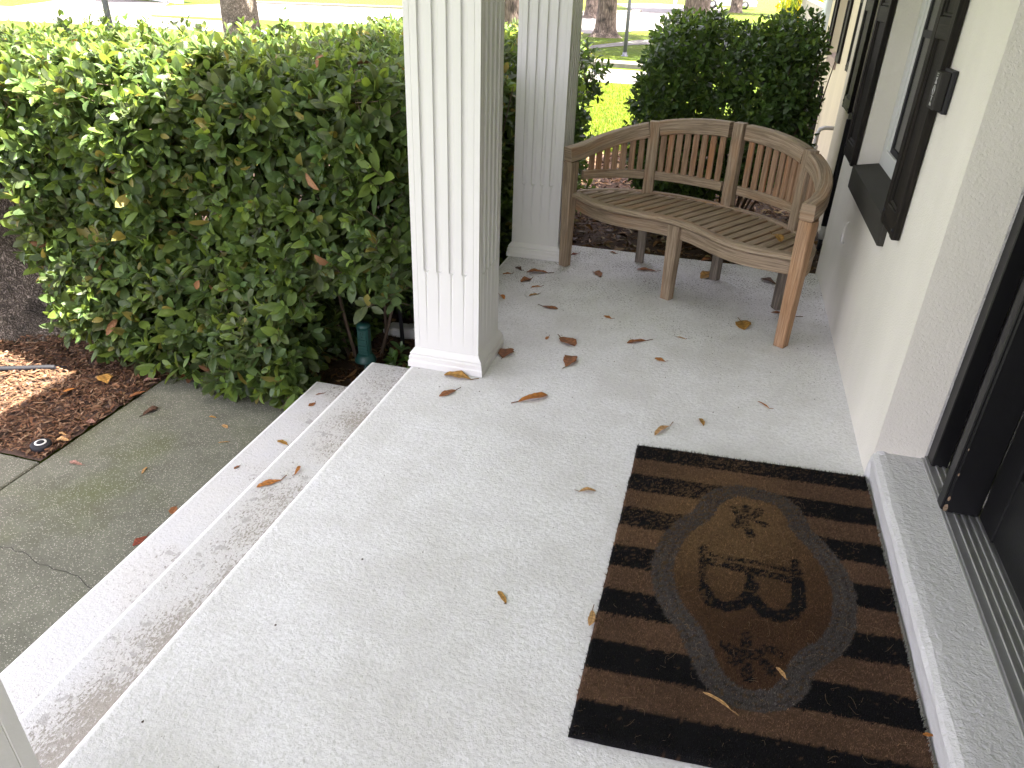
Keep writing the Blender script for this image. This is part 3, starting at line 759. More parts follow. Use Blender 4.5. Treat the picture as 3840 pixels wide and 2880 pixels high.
def mat_color(x, y):
    """x, y in unsheared mat space (world metres)"""
    n = len(x); nz = snoise(x, y, 14, 3); nf = rng.uniform(0, 1, n)
    nb = snoise(x, y, 90, 5)
    yy = y + .004 * nb + rng.normal(0, .0022, n)
    k = np.clip(np.floor((MY + ML - yy) / (ML / 13.0)), 0, 12).astype(int)
    blk = (k % 2 == 0)
    # worn brown shows through black near the upper middle and in the middle
    u = (x - MX) / MW; v = (y - MY) / ML
    wear = np.clip(1.25 * np.exp(-(((u - .38) / .30) ** 2 + ((v - .70) / .22) ** 2)) + .35 * np.exp(-(((u - .5) / .45) ** 2 + ((v - .97) / .05) ** 2)), 0, 1)
    brown = MAT_BRN + (MAT_TAN - MAT_BRN) * wear[:, None] * .8
    brown = brown * (1 + .25 * nz[:, None])
    col = np.where(blk[:, None], MAT_BLK, brown)
    show = blk & (nf < wear * .42 + .04 * (nb > .3)); col[show] = brown[show] * .8
    ins = inpoly(RING_S, x, y); dr = dpoly(RING_S, x, y, True) + .003 * nb
    inner = ins & (dr > .02)
    ink = MAT_DRK + (MAT_TAN - MAT_DRK) * (wear * 1.1).clip(0, 1)[:, None]
    col[inner] = (ink * (1 + .3 * nz[:, None]))[inner]
    g = dr < .033
    edge = (dr > .012) & (dr < .018)
    col[g] = (MAT_GRY * (1 + .25 * nz[:, None]))[g]
    col[g & edge & (nf < .6)] = MAT_GRY * .5
    col[g & (nf < .10 + wear * .35)] = MAT_TAN * .6
    def ink_on(P, wdt, p, cut=0.0):
        d = dpoly(P, x, y) + .0035 * nb; q = (d < wdt) & (nf < p) & (nb > -1 + cut); col[q] = MAT_BLK * 1.3
    ink_on(SPINE, .016, .75, .45); ink_on(SPINE2, .011, .55, .6); ink_on(SERIFL, .012, .62); ink_on(SERIFR, .012, .8)
    ink_on(BOWL1, .019, .85); ink_on(BOWL2, .021, .92); ink_on(MID, .012, .75)
    for P in (FLT, FLT2, FLT3): ink_on(P, .014, .62, .6)
    for P in (FLB, FLB2, FLB3): ink_on(P, .015, .7, .5)
    return np.clip(col, .002, 1)
def mat_edge(x, y): return np.minimum(np.minimum(x - MX, MX + MW - x), np.minimum(y - MY, MY + ML - y))
# body: rounded rim slab
nx_, ny_ = 120, 180
gx = np.linspace(MX, MX + MW, nx_); gy = np.linspace(MY, MY + ML, ny_); GX, GY = np.meshgrid(gx, gy)
e = mat_edge(GX, GY); GZ = .019 * np.clip(e / .006, 0, 1) ** .5 + .0015 * snoise(GX, GY, 60, 8) * (e > .004) + .002
wob = .003 * snoise(GX, GY, 12, 9)
SX, SY = shear(GX, GY); V = np.stack([SX + wob, SY + wob, np.maximum(GZ, .0015)], -1).reshape(-1, 3)
V[:, :2] -= (mat.location.x, mat.location.y)
I, J = np.meshgrid(np.arange(nx_ - 1), np.arange(ny_ - 1)); a = (J * nx_ + I).ravel(); q = np.stack([a, a + 1, a + nx_ + 1, a + nx_], 1)
np_mesh('mat_body', V, q.ravel(), np.arange(len(q)) * 4, m_tint('coir base', .95), mat, mat_color(GX.ravel(), GY.ravel()) * .7)
# pile of coir tufts
NF = 150000
fx = rng.uniform(MX + .001, MX + MW - .001, NF); fy = rng.uniform(MY + .001, MY + ML - .001, NF)
fc = mat_color(fx, fy) * rng.uniform(.45, 1.9, NF)[:, None]
hair = rng.uniform(0, 1, NF) < .03; fc[hair] = fc[hair] * 1.6 + np.array((.05, .03, .014))
an = rng.uniform(0, 6.28, NF); ln = rng.uniform(.006, .012, NF); tl = rng.uniform(.1, .95, NF); wd = rng.uniform(.0009, .0018, NF)
e = mat_edge(fx, fy); bz = .017 * np.clip(e / .006, 0, 1) ** .5
ln = ln * np.where(e < .008, 1.35, 1.0)
bx_, by_ = shear(fx, fy); wob = .003 * snoise(fx, fy, 12, 9); bx_ = bx_ + wob; by_ = by_ + wob
pa = rng.uniform(0, 6.28, NF)
P0 = np.stack([bx_ + np.cos(pa) * wd, by_ + np.sin(pa) * wd, bz], 1); P1 = np.stack([bx_ - np.cos(pa) * wd, by_ - np.sin(pa) * wd, bz], 1)
P2 = np.stack([bx_ + np.cos(an) * ln * tl, by_ + np.sin(an) * ln * tl, bz + ln * np.sqrt(1 - tl ** 2 * .9)], 1)
V = np.stack([P0, P1, P2], 1).reshape(-1, 3); V[:, :2] -= (mat.location.x, mat.location.y)
np_mesh('coir_pile', V, np.arange(NF * 3), np.arange(NF) * 3, m_tint('coir', .9), mat, np.repeat(fc, 3, 0), smooth=False)['kind'] = 'stuff'
# loose long fibres
b = MB()
for k in range(220):
    x = random.uniform(MX + .01, MX + MW - .01); y = random.uniform(MY + .01, MY + ML - .01); x, y = shear(x, y); a = random.uniform(0, 6.28); L = random.uniform(.012, .035)
    pts = []; z = random.uniform(.024, .030); cv = random.uniform(-2.5, 2.5)
    for i in range(5):
        pts.append((x - mat.location.x, y - mat.location.y, z + .006 * math.sin(i * .9 + k))); x += math.cos(a) * L / 4; y += math.sin(a) * L / 4; a += cv / 4
    b.tube(pts, .00022, 3, False)
b.build('loose_fibres', m_plain('tan fibre', (.22, .14, .07), .6), mat)['kind'] = 'stuff'

# ================================================================ LEAVES (vectorised)
LT = np.array([(0, 0, 0), (.22, -.30, .05), (.24, 0, 0), (.22, .30, .05), (.55, -.46, .07), (.58, 0, -.015), (.55, .46, .07), (.84, -.30, .0), (.86, 0, -.05), (.84, .30, .0), (1.0, 0, -.09)])
LF = [(0, 2, 1), (0, 3, 2), (1, 2, 5, 4), (2, 3, 6, 5), (4, 5, 8, 7), (5, 6, 9, 8), (7, 8, 10), (8, 9, 10)]
LFS = [(0, 3, 8, 5), (0, 5, 10 - 0, 10)]
def leaf_mesh(name, P, D, N, L, Wd, col, m, parent=None, curl=None):
    n = len(P); D = D / np.linalg.norm(D, axis=1, keepdims=True)
    Sd = np.cross(N, D); Sd /= np.linalg.norm(Sd, axis=1, keepdims=True) + 1e-9; Nn = np.cross(D, Sd)
    cu = (np.ones(n) if curl is None else curl)[:, None, None]
    V = (P[:, None, :] + D[:, None, :] * (LT[None, :, 0:1] * L[:, None, None]) + Sd[:, None, :] * (LT[None, :, 1:2] * Wd[:, None, None])
         + Nn[:, None, :] * (LT[None, :, 2:3] * L[:, None, None] * cu))
    tl = np.array([i for f in LF for i in f]); cnt = np.array([len(f) for f in LF]); st = np.concatenate([[0], np.cumsum(cnt)[:-1]])
    loops = (np.arange(n)[:, None] * 11 + tl[None]).ravel(); starts = (np.arange(n)[:, None] * len(tl) + st[None]).ravel()
    return np_mesh(name, V.reshape(-1, 3), loops, starts, m, parent, np.repeat(col, 11, 0))
def rnd_unit(n):
    v = rng.normal(size=(n, 3)); return v / np.linalg.norm(v, axis=1, keepdims=True)
def snz(P, s, seed):
    r = np.random.default_rng(seed); v = 0
    for k in range(7):
        d = r.normal(size=3); d /= np.linalg.norm(d); v = v + np.sin(P @ d * s * 1.4 ** (k % 4) + r.uniform(0, 6.28))
    return v / 4
def sample_shell(sdf, lo, hi, n, fall, inner=.06, dens=None):
    out = []; got = 0; lo = np.array(lo); hi = np.array(hi)
    while got < n:
        P = rng.uniform(lo, hi, (60000, 3)); d = sdf(P)
        pr = np.where(d < 0, np.exp(d / fall) + inner, 0)
        if dens is not None: pr = pr * dens(P)
        k = rng.uniform(0, 1.06, len(P)) < pr; out.append(P[k]); got += k.sum()
    P = np.concatenate(out)[:n]; e = .03
    G = np.stack([sdf(P + np.eye(3)[i] * e) - sdf(P - np.eye(3)[i] * e) for i in range(3)], 1)
    G /= np.linalg.norm(G, axis=1, keepdims=True) + 1e-9
    return P, G, sdf(P)
def twigs(P, G, per, Lm, palette, tw=.13, up=.45, wratio=.5, jit=.6):
    """each twig carries pairs of leaves; returns leaf arrays"""
    n = len(P); T = G * .75 + np.array([0, 0, up]) + rnd_unit(n) * jit; T /= np.linalg.norm(T, axis=1, keepdims=True)
    A = np.cross(T, rnd_unit(n)); A /= np.linalg.norm(A, axis=1, keepdims=True); B = np.cross(T, A)
    tl = rng.uniform(.6, 1.3, n) * tw; pc = rng.integers(0, len(palette), n); br = rng.uniform(.72, 1.3, n)
    Ps, Ds, Ns, Ls, Ws, Cs = [], [], [], [], [], []
    for j in range(per):
        t = (j // 2 + .5) / (per // 2); ph = (j // 2) * 1.57 + (j % 2) * math.pi + rng.uniform(-.35, .35, n)
        rad = A * np.cos(ph)[:, None] + B * np.sin(ph)[:, None]
        open_ = 1.15 - .75 * t
        D = rad * open_ + T * (.35 + .65 * t) + rnd_unit(n) * .18; D[:, 2] -= .12
        N = T * 1.0 - rad * .35 + rnd_unit(n) * .25
        Ps.append(P + T * (tl * (t - .75))[:, None]); Ds.append(D); Ns.append(N)
        L = Lm * rng.uniform(.65, 1.3, n) * (1 - .35 * (t > .8)); Ls.append(L); Ws.append(L * wratio * rng.uniform(.8, 1.2, n))
        c = palette[pc] * (br * rng.uniform(.85, 1.15, n))[:, None]
        Cs.append(c * (1 + .35 * (t > .8)))
    return [np.concatenate(a) for a in (Ps, Ds, Ns, Ls, Ws, Cs)], (P, T, tl)
def stems_mesh(name, P, T, tl, r, m, parent, drop=None):
    b = MB()
    for i in range(len(P)):
        p = P[i]; a = p - T[i] * tl[i] * 1.1; c = p + T[i] * tl[i] * .25
        pts = [a, (a + c) / 2 + rng.normal(size=3) * .006, c]
        b.tube([tuple(x) for x in pts], [r, r * .8, r * .4], 4, False)
    return b.build(name, m, parent)
PAL_H = np.array([(.040, .070, .020), (.048, .085, .021), (.034, .060, .021), (.062, .104, .022), (.050, .068, .028), (.078, .118, .026), (.042, .078, .023)])
PAL_D = np.array([(.026, .056, .015), (.036, .072, .018), (.024, .050, .015), (.044, .088, .018), (.062, .105, .022)]) * 1.2
def box_sdf(P, lo, hi, r=.12):
    c = (np.array(lo) + np.array(hi)) / 2; h = (np.array(hi) - np.array(lo)) / 2 - r
    q = np.abs(P - c) - h; return np.linalg.norm(np.maximum(q, 0), axis=1) + np.minimum(q.max(1), 0) - r
# --- the clipped hedge in front of the porch (L shaped in plan)
def hedge_sdf(P):
    z = P[:, 2]
    bul = (.14 + .10 * np.exp(-((P[:, 0] + 2.15) / .22) ** 2)) * np.exp(-((z + .22) / .32) ** 2) * (P[:, 0] < -1.75) * (P[:, 0] > -3.4)      # skirt over the walk
    Q = P.copy(); Q[:, 1] += bul * (P[:, 1] < 3.6)
    a = box_sdf(Q, (-3.25, 3.0, -.46), (-1.33, 7.3, 1.12), .16)
    b_ = box_sdf(Q, (-3.62, 3.02, -.32), (-3.0, 4.9, 1.12), .16)
    c = box_sdf(Q, (-4.9, 3.05, .50), (-3.2, 4.9, 1.10), .2)
    d = np.minimum(np.minimum(a, b_), c)
    # hollow where the skirt ends beside the steps
    d = np.maximum(d, -(np.maximum(np.maximum(-1.93 - P[:, 0], P[:, 1] - 4.1), z - .12 - .3 * (P[:, 0] + 1.93)) ) * 1.0) if True else d
    return d + .07 * snz(P, 5.0, 11) + .03 * snz(P, 14, 12)
root = empty('hedge', (-2.6, 4.2, -.48)); tag(root, 'large clipped green hedge filling the bed left of the white columns', 'hedge')
def toroot(o, r): o.location = (-r.location.x, -r.location.y, -r.location.z)
vis = lambda P: np.where((P[:, 1] > 4.7) & (P[:, 2] < .6) & (P[:, 0] < -1.9), .15, 1.0) * np.where((P[:, 0] < -2.2) & (P[:, 1] > 3.9) & (P[:, 2] < .6), .2, 1.0)
P, G, d = sample_shell(hedge_sdf, (-5.2, 2.6, -.5), (-1.1, 7.6, 1.4), 15000, .09, .05, vis)
k = np.hypot(P[:, 0] + 4.75, P[:, 1] - 3.5) > .55; P, G, d = P[k], G[k], d[k]
L, TW = twigs(P, G, 6, .088, PAL_H, .12, .30, .52)
yel = rng.uniform(0, 1, len(L[0])) < .03; L[5][yel] = np.array((.17, .15, .04)); yel = rng.uniform(0, 1, len(L[0])) < .05; L[5][yel] = np.array((.11, .17, .03))
o = leaf_mesh('foliage', L[0], L[1], L[2], L[3], L[4], L[5], MT['leaf'], root, rng.uniform(.2, 2.2, len(L[0]))); toroot(o, root)
# fresh shoots standing up on the top
P2 = np.stack([rng.uniform(-4.6, -1.5, 420), rng.uniform(3.2, 4.8, 420), rng.uniform(1.08, 1.22, 420)], 1)
k = (P2[:, 0] > -4.4) ; P2 = P2[k]
L2, TW2 = twigs(P2, np.tile(np.array([[0, 0, 1.]]), (len(P2), 1)), 6, .07, PAL_H[3:] * 1.25, .13, .9, .5, .35)
o = leaf_mesh('fresh_shoots', L2[0], L2[1], L2[2], L2[3], L2[4], L2[5], MT['leaf'], root); toroot(o, root)
o = stems_mesh('twigs', TW[0][::3], TW[1][::3], TW[2][::3] * 1.4, .0022, MT['stem'], root); toroot(o, root)
b = MB()
for i in range(150):
    x = random.uniform(-3.7, -1.55); y = random.uniform(3.35, 6.2)
    if x < -3.2: y = random.uniform(3.4, 4.6)
    pts = [(x, y, -.48)]; dx = random.uniform(-.12, .12); dy = random.uniform(-.12, .12)
    for j in range(1, 6): pts.append((x + dx * j / 2 + random.uniform(-.03, .03), y + dy * j / 2 + random.uniform(-.03, .03), -.48 + j * .29))
    b.tube(pts, [.011, .010, .009, .007, .005, .003], 6, False)
o = b.build('stems', MT['stem'], root); toroot(o, root)
# dead leaves caught in the hedge
nd = 30; P3, G3, _ = sample_shell(hedge_sdf, (-3.8, 2.8, -.3), (-1.4, 5, 1.2), nd, .03, 0)
o = leaf_mesh('dead_leaves', P3 + G3 * .02, rnd_unit(nd), G3 + rnd_unit(nd) * .4, rng.uniform(.07, .12, nd), rng.uniform(.035, .05, nd), np.tile((.22, .11, .05), (nd, 1)) * rng.uniform(.5, 1.2, (nd, 1)), MT['dry'], root, rng.uniform(1, 3, nd)); toroot(o, root)

# --- loose shrub beyond the second column
def bush2_sdf(P):
    return box_sdf(P, (-1.9, 4.95, -.15), (-1.02, 6.4, 1.05), .25) + .12 * snz(P, 6, 21)
root = empty('shrub', (-1.35, 5.6, -.30)); tag(root, 'dark shrub with loose leafy shoots peeking out to the right of the second column', 'shrub')
P, G, d = sample_shell(bush2_sdf, (-2.1, 4.7, -.3), (-.8, 6.6, 1.3), 900, .10, .1)
L, TW = twigs(P, G, 6, .072, PAL_D, .15, .45, .52)
o = leaf_mesh('foliage', *L[:3], L[3], L[4], L[5], MT['leafd'], root, rng.uniform(.3, 2.0, len(L[0]))); toroot(o, root)
o = stems_mesh('twigs', TW[0][::2], TW[1][::2], TW[2][::2] * 1.5, .003, MT['stem'], root); toroot(o, root)
# --- rounded shrub behind the bench
def bush3_sdf(P):
    c = np.array((-.02, 6.02, .63)); q = (P - c) / np.array((.64, .70, .70))
    e_ = (np.abs(q) ** 4.0).sum(1) ** (1 / 4.0) - 1
    low = np.clip((.45 - P[:, 2]) / .7, 0, 1) * np.where(P[:, 0] > 0, .42, .22)
    return e_ * .62 + low + .075 * snz(P, 6, 31) + .03 * snz(P, 15, 32)
root = empty('shrub', (0, 6.0, -.26)); tag(root, 'rounded dark green glossy shrub standing behind the bench', 'shrub')
P, G, d = sample_shell(bush3_sdf, (-.9, 5.1, -.3), (.9, 7.0, 1.6), 3600, .10, .06)
L, TW = twigs(P, G, 6, .062, PAL_D, .13, .35, .5)
o = leaf_mesh('foliage', *L[:3], L[3], L[4], L[5], MT['leafd'], root, rng.uniform(.3, 2.0, len(L[0]))); toroot(o, root)
b = MB()
for i in range(26):
    a = random.uniform(0, 6.28); r = random.uniform(.05, .5); x, y = .05 + .12 * math.cos(a), 6.0 + .12 * math.sin(a)
    b.tube([(x, y, -.27), (x + r * .4 * math.cos(a), y + r * .4 * math.sin(a), .15), (x + r * math.cos(a), y + r * math.sin(a), .7), (x + r * 1.1 * math.cos(a), y + r * 1.1 * math.sin(a), 1.1)], [.012, .009, .006, .003], 6, False)
o = b.build('stems', MT['stem'], root); toroot(o, root)
# low seedlings under the hedge by the steps
root = empty('ground_plant', (-1.62, 3.3, -.48)); tag(root, 'low leafy green plants beside the green outlet stake at the base of the front column', 'plant')
P = np.stack([rng.uniform(-1.64, -1.28, 34), rng.uniform(3.06, 3.5, 34), rng.uniform(-.46, -.32, 34)], 1)
L, TW = twigs(P, np.tile(np.array([[0, -.3, 1.]]), (len(P), 1)), 6, .075, PAL_D * 1.3, .10, .6, .52)
k = ~((L[0][:, 0] < -1.48) & (L[0][:, 1] < 3.06)); L = [q_[k] for q_ in L]
o = leaf_mesh('foliage', *L[:3], L[3], L[4], L[5], MT['leafd'], root); toroot(o, root)

# ================================================================ MULCH AND LITTER
def chips(name, n, region, zf, lrange, wrange, pal, label):
    P = region(n); n = len(P); z = zf(P[:, 0], P[:, 1]) + rng.uniform(.0, .012, n)
    a = rng.uniform(0, 6.28, n); el = rng.normal(0, .22, n); L = rng.uniform(*lrange, n) * rng.uniform(.4, 1, n); W = rng.uniform(*wrange, n)
    D = np.stack([np.cos(a) * np.cos(el), np.sin(a) * np.cos(el), np.sin(el)], 1); Sd = np.stack([-np.sin(a), np.cos(a), rng.normal(0, .35, n)], 1)
    Nn = np.cross(D, Sd); C = np.stack([P[:, 0], P[:, 1], z], 1); h = rng.uniform(.001, .004, n)
    bend = rng.uniform(-.15, .15, n) * L
    vs = []
    for t, s, hh in ((-.5, -.5, 0), (-.5, .5, 0), (0, -.6, 1), (0, .6, 1), (.5, -.35, 0), (.5, .35, 0), (0, 0, -1)):
        vs.append(C + D * (t * L)[:, None] + Sd * (s * W)[:, None] + Nn * (hh * h)[:, None] + (Sd * bend[:, None] if t == 0 else 0))
    V = np.stack(vs, 1).reshape(-1, 3); F = [(0, 2, 3, 1), (2, 4, 5, 3), (0, 1, 6), (4, 6, 5)]
    tl = np.array([i for f in F for i in f]); st = np.array([0, 4, 8, 11])
    col = pal[rng.integers(0, len(pal), n)] * rng.uniform(.55, 1.35, n)[:, None]
    o = np_mesh(name, V, (np.arange(n)[:, None] * 7 + tl).ravel(), (np.arange(n)[:, None] * 14 + st).ravel(), MT['chip'], None, np.repeat(col, 7, 0), smooth=False)
    tag(o, label, 'mulch', kind='stuff'); return o
PAL_M = np.array([(.16, .083, .044), (.11, .057, .032), (.19, .108, .060), (.075, .040, .024), (.24, .155, .095), (.14, .068, .035)])
PAL_B = np.array([(.13, .075, .04), (.09, .05, .028), (.17, .10, .05), (.06, .035, .022), (.22, .14, .08)])
def regA(n):
    P = np.stack([rng.uniform(-4.6, -2.76, n), rng.uniform(2.09, 3.5, n)], 1); return P[(P[:, 1] > 2.115) & (P[:, 0] < -2.782 + rng.normal(0, .006, n))]
def regC(n):
    P = np.stack([rng.uniform(-2.8, -1.2, n), rng.uniform(2.98, 4.6, n)], 1); return P[~((P[:, 0] > -1.84) & (P[:, 1] < 3.0))]
def regB(n):
    P = np.stack([rng.uniform(-2.2, .86, n), rng.uniform(4.66, 9.9, n)], 1); return P[(P[:, 0] < .84) & (P[:, 0] > BX(P[:, 1])) & ((P[:, 0] < .68) | (P[:, 1] > 4.75))]
def regD(n): return np.stack([rng.uniform(.5, 1.19, n), rng.uniform(6.95, 12.5, n)], 1)
bz0 = lambda x, y: bedz(x, y) + .026
chips('mulch', 15000, regA, bz0, (.02, .07), (.003, .010), PAL_M, 'shredded reddish brown mulch in the bed left of the walk')
chips('mulch', 5000, regC, bz0, (.02, .06), (.004, .010), PAL_M * .8, 'shredded mulch under the hedge beside the steps')
chips('mulch', 15000, regB, bz0, (.02, .06), (.004, .012), PAL_B, 'dark mulch and leaf crumbs in the bed behind the bench')
chips('mulch', 2500, regD, bz0, (.03, .08), (.006, .016), PAL_B * 1.6, 'pale leaf crumbs along the foot of the far wall')
def litter(n, reg, zf, lab, pal=None, l=(.05, .10)):
    P = reg(n); n = len(P); z = zf(P[:, 0], P[:, 1]) + rng.uniform(.008, .022, n)
    a = rng.uniform(0, 6.28, n); D = np.stack([np.cos(a), np.sin(a), rng.normal(0, .2, n)], 1)
    N = np.stack([rng.normal(0, .35, n), rng.normal(0, .35, n), np.ones(n)], 1)
    pal = np.array([(.20, .10, .045), (.13, .065, .03), (.28, .17, .08), (.24, .13, .05), (.09, .05, .03), (.30, .22, .10)]) if pal is None else pal
    c = pal[rng.integers(0, len(pal), n)] * rng.uniform(.6, 1.2, (n, 1)); L = rng.uniform(*l, n)
    o = leaf_mesh('leaf_litter', np.stack([P[:, 0], P[:, 1], z], 1), D, N, L, L * rng.uniform(.3, .55, n), c, MT['dry'], None, rng.uniform(-2.5, 3.5, n))
    tag(o, lab, 'leaf litter', kind='stuff')
litter(2300, regB, bz0, 'brown fallen leaves covering the bed behind the bench')
litter(260, regC, bz0, 'brown dead leaves under the hedge by the steps')
litter(60, regA, bz0, 'scattered dead leaves on the left mulch bed', l=(.03, .06))
litter(500, regD, bz0, 'pale dead leaves along the far wall')

# ================================================================ LAWN BLADES
def blades(n, reg, hr, lab):
    P = reg(n); n = len(P); z = gz(P[:, 0], P[:, 1]); a = rng.uniform(0, 6.28, n); h = rng.uniform(*hr, n); wd = rng.uniform(.002, .0045, n) * (1 + (P[:, 1] - 7) * .05)
    lean = rng.uniform(.1, .8, n); b0 = np.stack([P[:, 0], P[:, 1], z], 1); sd_ = np.stack([-np.sin(a) * wd, np.cos(a) * wd, a * 0], 1)
    mid = b0 + np.stack([np.cos(a) * h * lean * .35, np.sin(a) * h * lean * .35, h * .6], 1); tip = b0 + np.stack([np.cos(a) * h * lean, np.sin(a) * h * lean, h * (1 - .3 * lean)], 1)
    V = np.stack([b0 - sd_, b0 + sd_, mid + sd_ * .8, mid - sd_ * .8, tip], 1).reshape(-1, 3)
    tl = np.array([0, 1, 2, 3, 3, 2, 4]); st = np.array([0, 4])
    col = np.array([(.10, .16, .010), (.135, .19, .012), (.07, .12, .010), (.19, .19, .03)])[rng.integers(0, 4, n)] * rng.uniform(.7, 1.25, (n, 1))
    o = np_mesh('grass', V, (np.arange(n)[:, None] * 5 + tl).ravel(), (np.arange(n)[:, None] * 7 + st).ravel(), MT['grassl'], None, np.repeat(col, 5, 0))
    tag(o, lab, 'grass', kind='stuff')
q = NT('lit grass'); a_ = q.n('ShaderNodeAttribute'); a_.attribute_name = 'tint'; q.fin(a_.outputs[0], .6, None, .2)
tr = q.n('ShaderNodeBsdfTranslucent'); hs = q.n('ShaderNodeHueSaturation'); hs.inputs['Value'].default_value = 1.8; q.l(a_.outputs[0], hs.inputs['Color']); q.l(hs.outputs[0], tr.inputs[0])
ms = q.n('ShaderNodeMixShader'); ms.inputs[0].default_value = .45; q.l(q.b.outputs[0], ms.inputs[1]); q.l(tr.outputs[0], ms.inputs[2]); q.l(ms.outputs[0], q.o.inputs[0]); MT['grassl'] = q.m
def rg1(n):
    y = 8.0 + (17.6 - 8.0) * rng.uniform(0, 1, n) ** 1.3; x = rng.uniform(-3.0, .3, n) - (y - 8) * .08; P = np.stack([x, y], 1)
    return P[(x < BX(y)) & (y < 17.2)]
blades(60000, rg1, (.035, .075), 'bright green lawn blades between the porch bed and the lane')
def rg2(n): return np.stack([rng.uniform(-8.0, -4.9, n), rng.uniform(3.2, 9, n)], 1)
blades(26000, rg2, (.04, .09), 'green lawn blades behind the left end of the hedge')

# ================================================================ TREES
def trunk_mesh(b, pts, rs, n=28, rough=.06, seed=1):
    r = np.random.default_rng(seed); vs = []; m = len(pts)
    ph = r.uniform(0, 6.28, 6)
    for i, (p, R) in enumerate(zip(pts, rs)):
        for k in range(n):
            a = 2 * math.pi * k / n; q = R * (1 + rough * (math.sin(3 * a + ph[0]) + .6 * math.sin(5 * a + ph[1] + i * .3) + .5 * math.sin(9 * a + ph[2] + i * .8)))
            vs.append((p[0] + q * math.cos(a), p[1] + q * math.sin(a), p[2]))
    fs = [[i * n + k, i * n + (k + 1) % n, (i + 1) * n + (k + 1) % n, (i + 1) * n + k] for i in range(m - 1) for k in range(n)]
    b.add(vs, fs, None, True)
def tree(x, y, r, H, cr, ch, label, flare=1.5, mat_='bark2', leaves=5000, leafL=.16, seed=1, lean=(0, 0), base=-.5, fz=.16, ncl=26, rough=.06, shade_limbs=()):
    root = empty('tree', (x, y, base)); tag(root, label, 'tree')
    b = MB(); zs = [0, .04, .08, .14, .2, .28, .36, .45, .55, .7, .9, 1.2, 1.6, 2, 2.5, 3, H]; 
    pts = [(lean[0] * z, lean[1] * z, z) for z in zs]; rs = [r * (1 + (flare - 1) * math.exp(-z / fz)) * (1 - .35 * z / H) for z in zs]
    trunk_mesh(b, pts, rs, seed=seed, rough=rough, n=48); rr = random.Random(seed); top = pts[-1]; br = []
    for k in range(7):
        a = k * .9 + rr.uniform(-.2, .2); L = cr * rr.uniform(.6, .95); z0 = H * rr.uniform(.72, 1.0)
        s = (lean[0] * z0, lean[1] * z0, z0); e_ = (s[0] + L * math.cos(a), s[1] + L * math.sin(a), z0 + ch * rr.uniform(.2, .9))
        mid = ((s[0] + e_[0]) / 2 + rr.uniform(-.3, .3), (s[1] + e_[1]) / 2 + rr.uniform(-.3, .3), (s[2] * .45 + e_[2] * .55) + .3)
        b.tube([s, mid, e_], [r * .5, r * .3, r * .08], 8, False); br.append((s, mid, e_))
    for (ex, ey, ez, er, en) in shade_limbs: b.tube([(lean[0] * H, lean[1] * H, H * .9), (ex * .5, ey * .5, (H + ez) / 2), (ex, ey, ez)], [r * .45, r * .3, r * .1], 8, False)
    b.build('trunk', MT[mat_], root)
    # crown: leaf clumps scattered through a flattened volume
    r_ = np.random.default_rng(seed); n = leaves; cc = []
    for s, mid, e_ in br:
        for q_ in (mid, e_, tuple((np.array(mid) + np.array(e_)) / 2)): cc.append(np.array(q_) + r_.normal(0, .4, 3))
    while len(cc) < ncl:
        a = r_.uniform(0, 6.28); q_ = cr * math.sqrt(r_.uniform(0, 1)); cc.append(np.array((lean[0] * H + q_ * math.cos(a), lean[1] * H + q_ * math.sin(a), H + r_.uniform(.1, 1) * ch)))
    for (ex, ey, ez, er, en) in shade_limbs:  # leaf mass of the added limb, there for its shade
        for k in range(en): cc.append(np.array((ex, ey, ez)) + r_.uniform(-1, 1, 3) * np.array((er, er, .5)))
    cc = np.array(cc); ci = r_.integers(0, len(cc), n); sp = cr * .20
    P = cc[ci] + r_.normal(size=(n, 3)) * np.array([sp, sp, sp * .6]); D = rnd_unit(n); N = rnd_unit(n) + np.array([0, 0, .8])
    L = leafL * r_.uniform(.6, 1.3, n); c = np.array([(.05, .09, .02), (.07, .12, .025), (.035, .07, .018)])[ci % 3] * r_.uniform(.7, 1.3, (n, 1))
    leaf_mesh('crown', P, D, N, L, L * .6, c, MT['crown'], root)
    return root
tree(-4.72, 3.55, .50, 3.3, 3.0, 2.2, 'thick dark barked tree at the left edge with roots flaring into the mulch', flare=2.5, fz=.20, rough=.09, mat_='bark', leaves=19000, leafL=.13, seed=3, lean=(-.14, .02), ncl=44, shade_limbs=((1.9, -4.1, 5.2, 1.9, 26),))  # the limb over the walk is unseen, added to keep overhead sky off the steps
tree(-10.15, 15.0, .40, 4.2, 3.6, 3, 'dark ridged tree trunk rising behind the middle of the hedge', leaves=9000, leafL=.24, seed=4, mat_='bark')
tree(-4.05, 14.4, .30, 4.0, 2.6, 2.5, 'mossy grey tree trunk seen in the gap between the two columns', leaves=7000, leafL=.22, seed=5)
tree(-5.12, 31.9, .40, 5.0, 4.6, 3.5, 'pale tree trunk with exposed roots standing beside the grey lamp post', flare=1.7, leaves=8000, leafL=.4, seed=6)
tree(-1.42, 26.5, .42, 5.0, 4.6, 3, 'thick pale tree trunk rising above the left half of the rounded shrub', leaves=8000, leafL=.36, seed=7)
tree(-.64, 64.0, .42, 6.0, 6.0, 4, 'tree trunk in front of the white parked car', leaves=7000, leafL=.6, seed=8)
tree(-8.4, 47.0, .42, 5.4, 5.0, 4, 'distant tree trunk left of the pale trunk with exposed roots', leaves=6000, leafL=.5, seed=9)

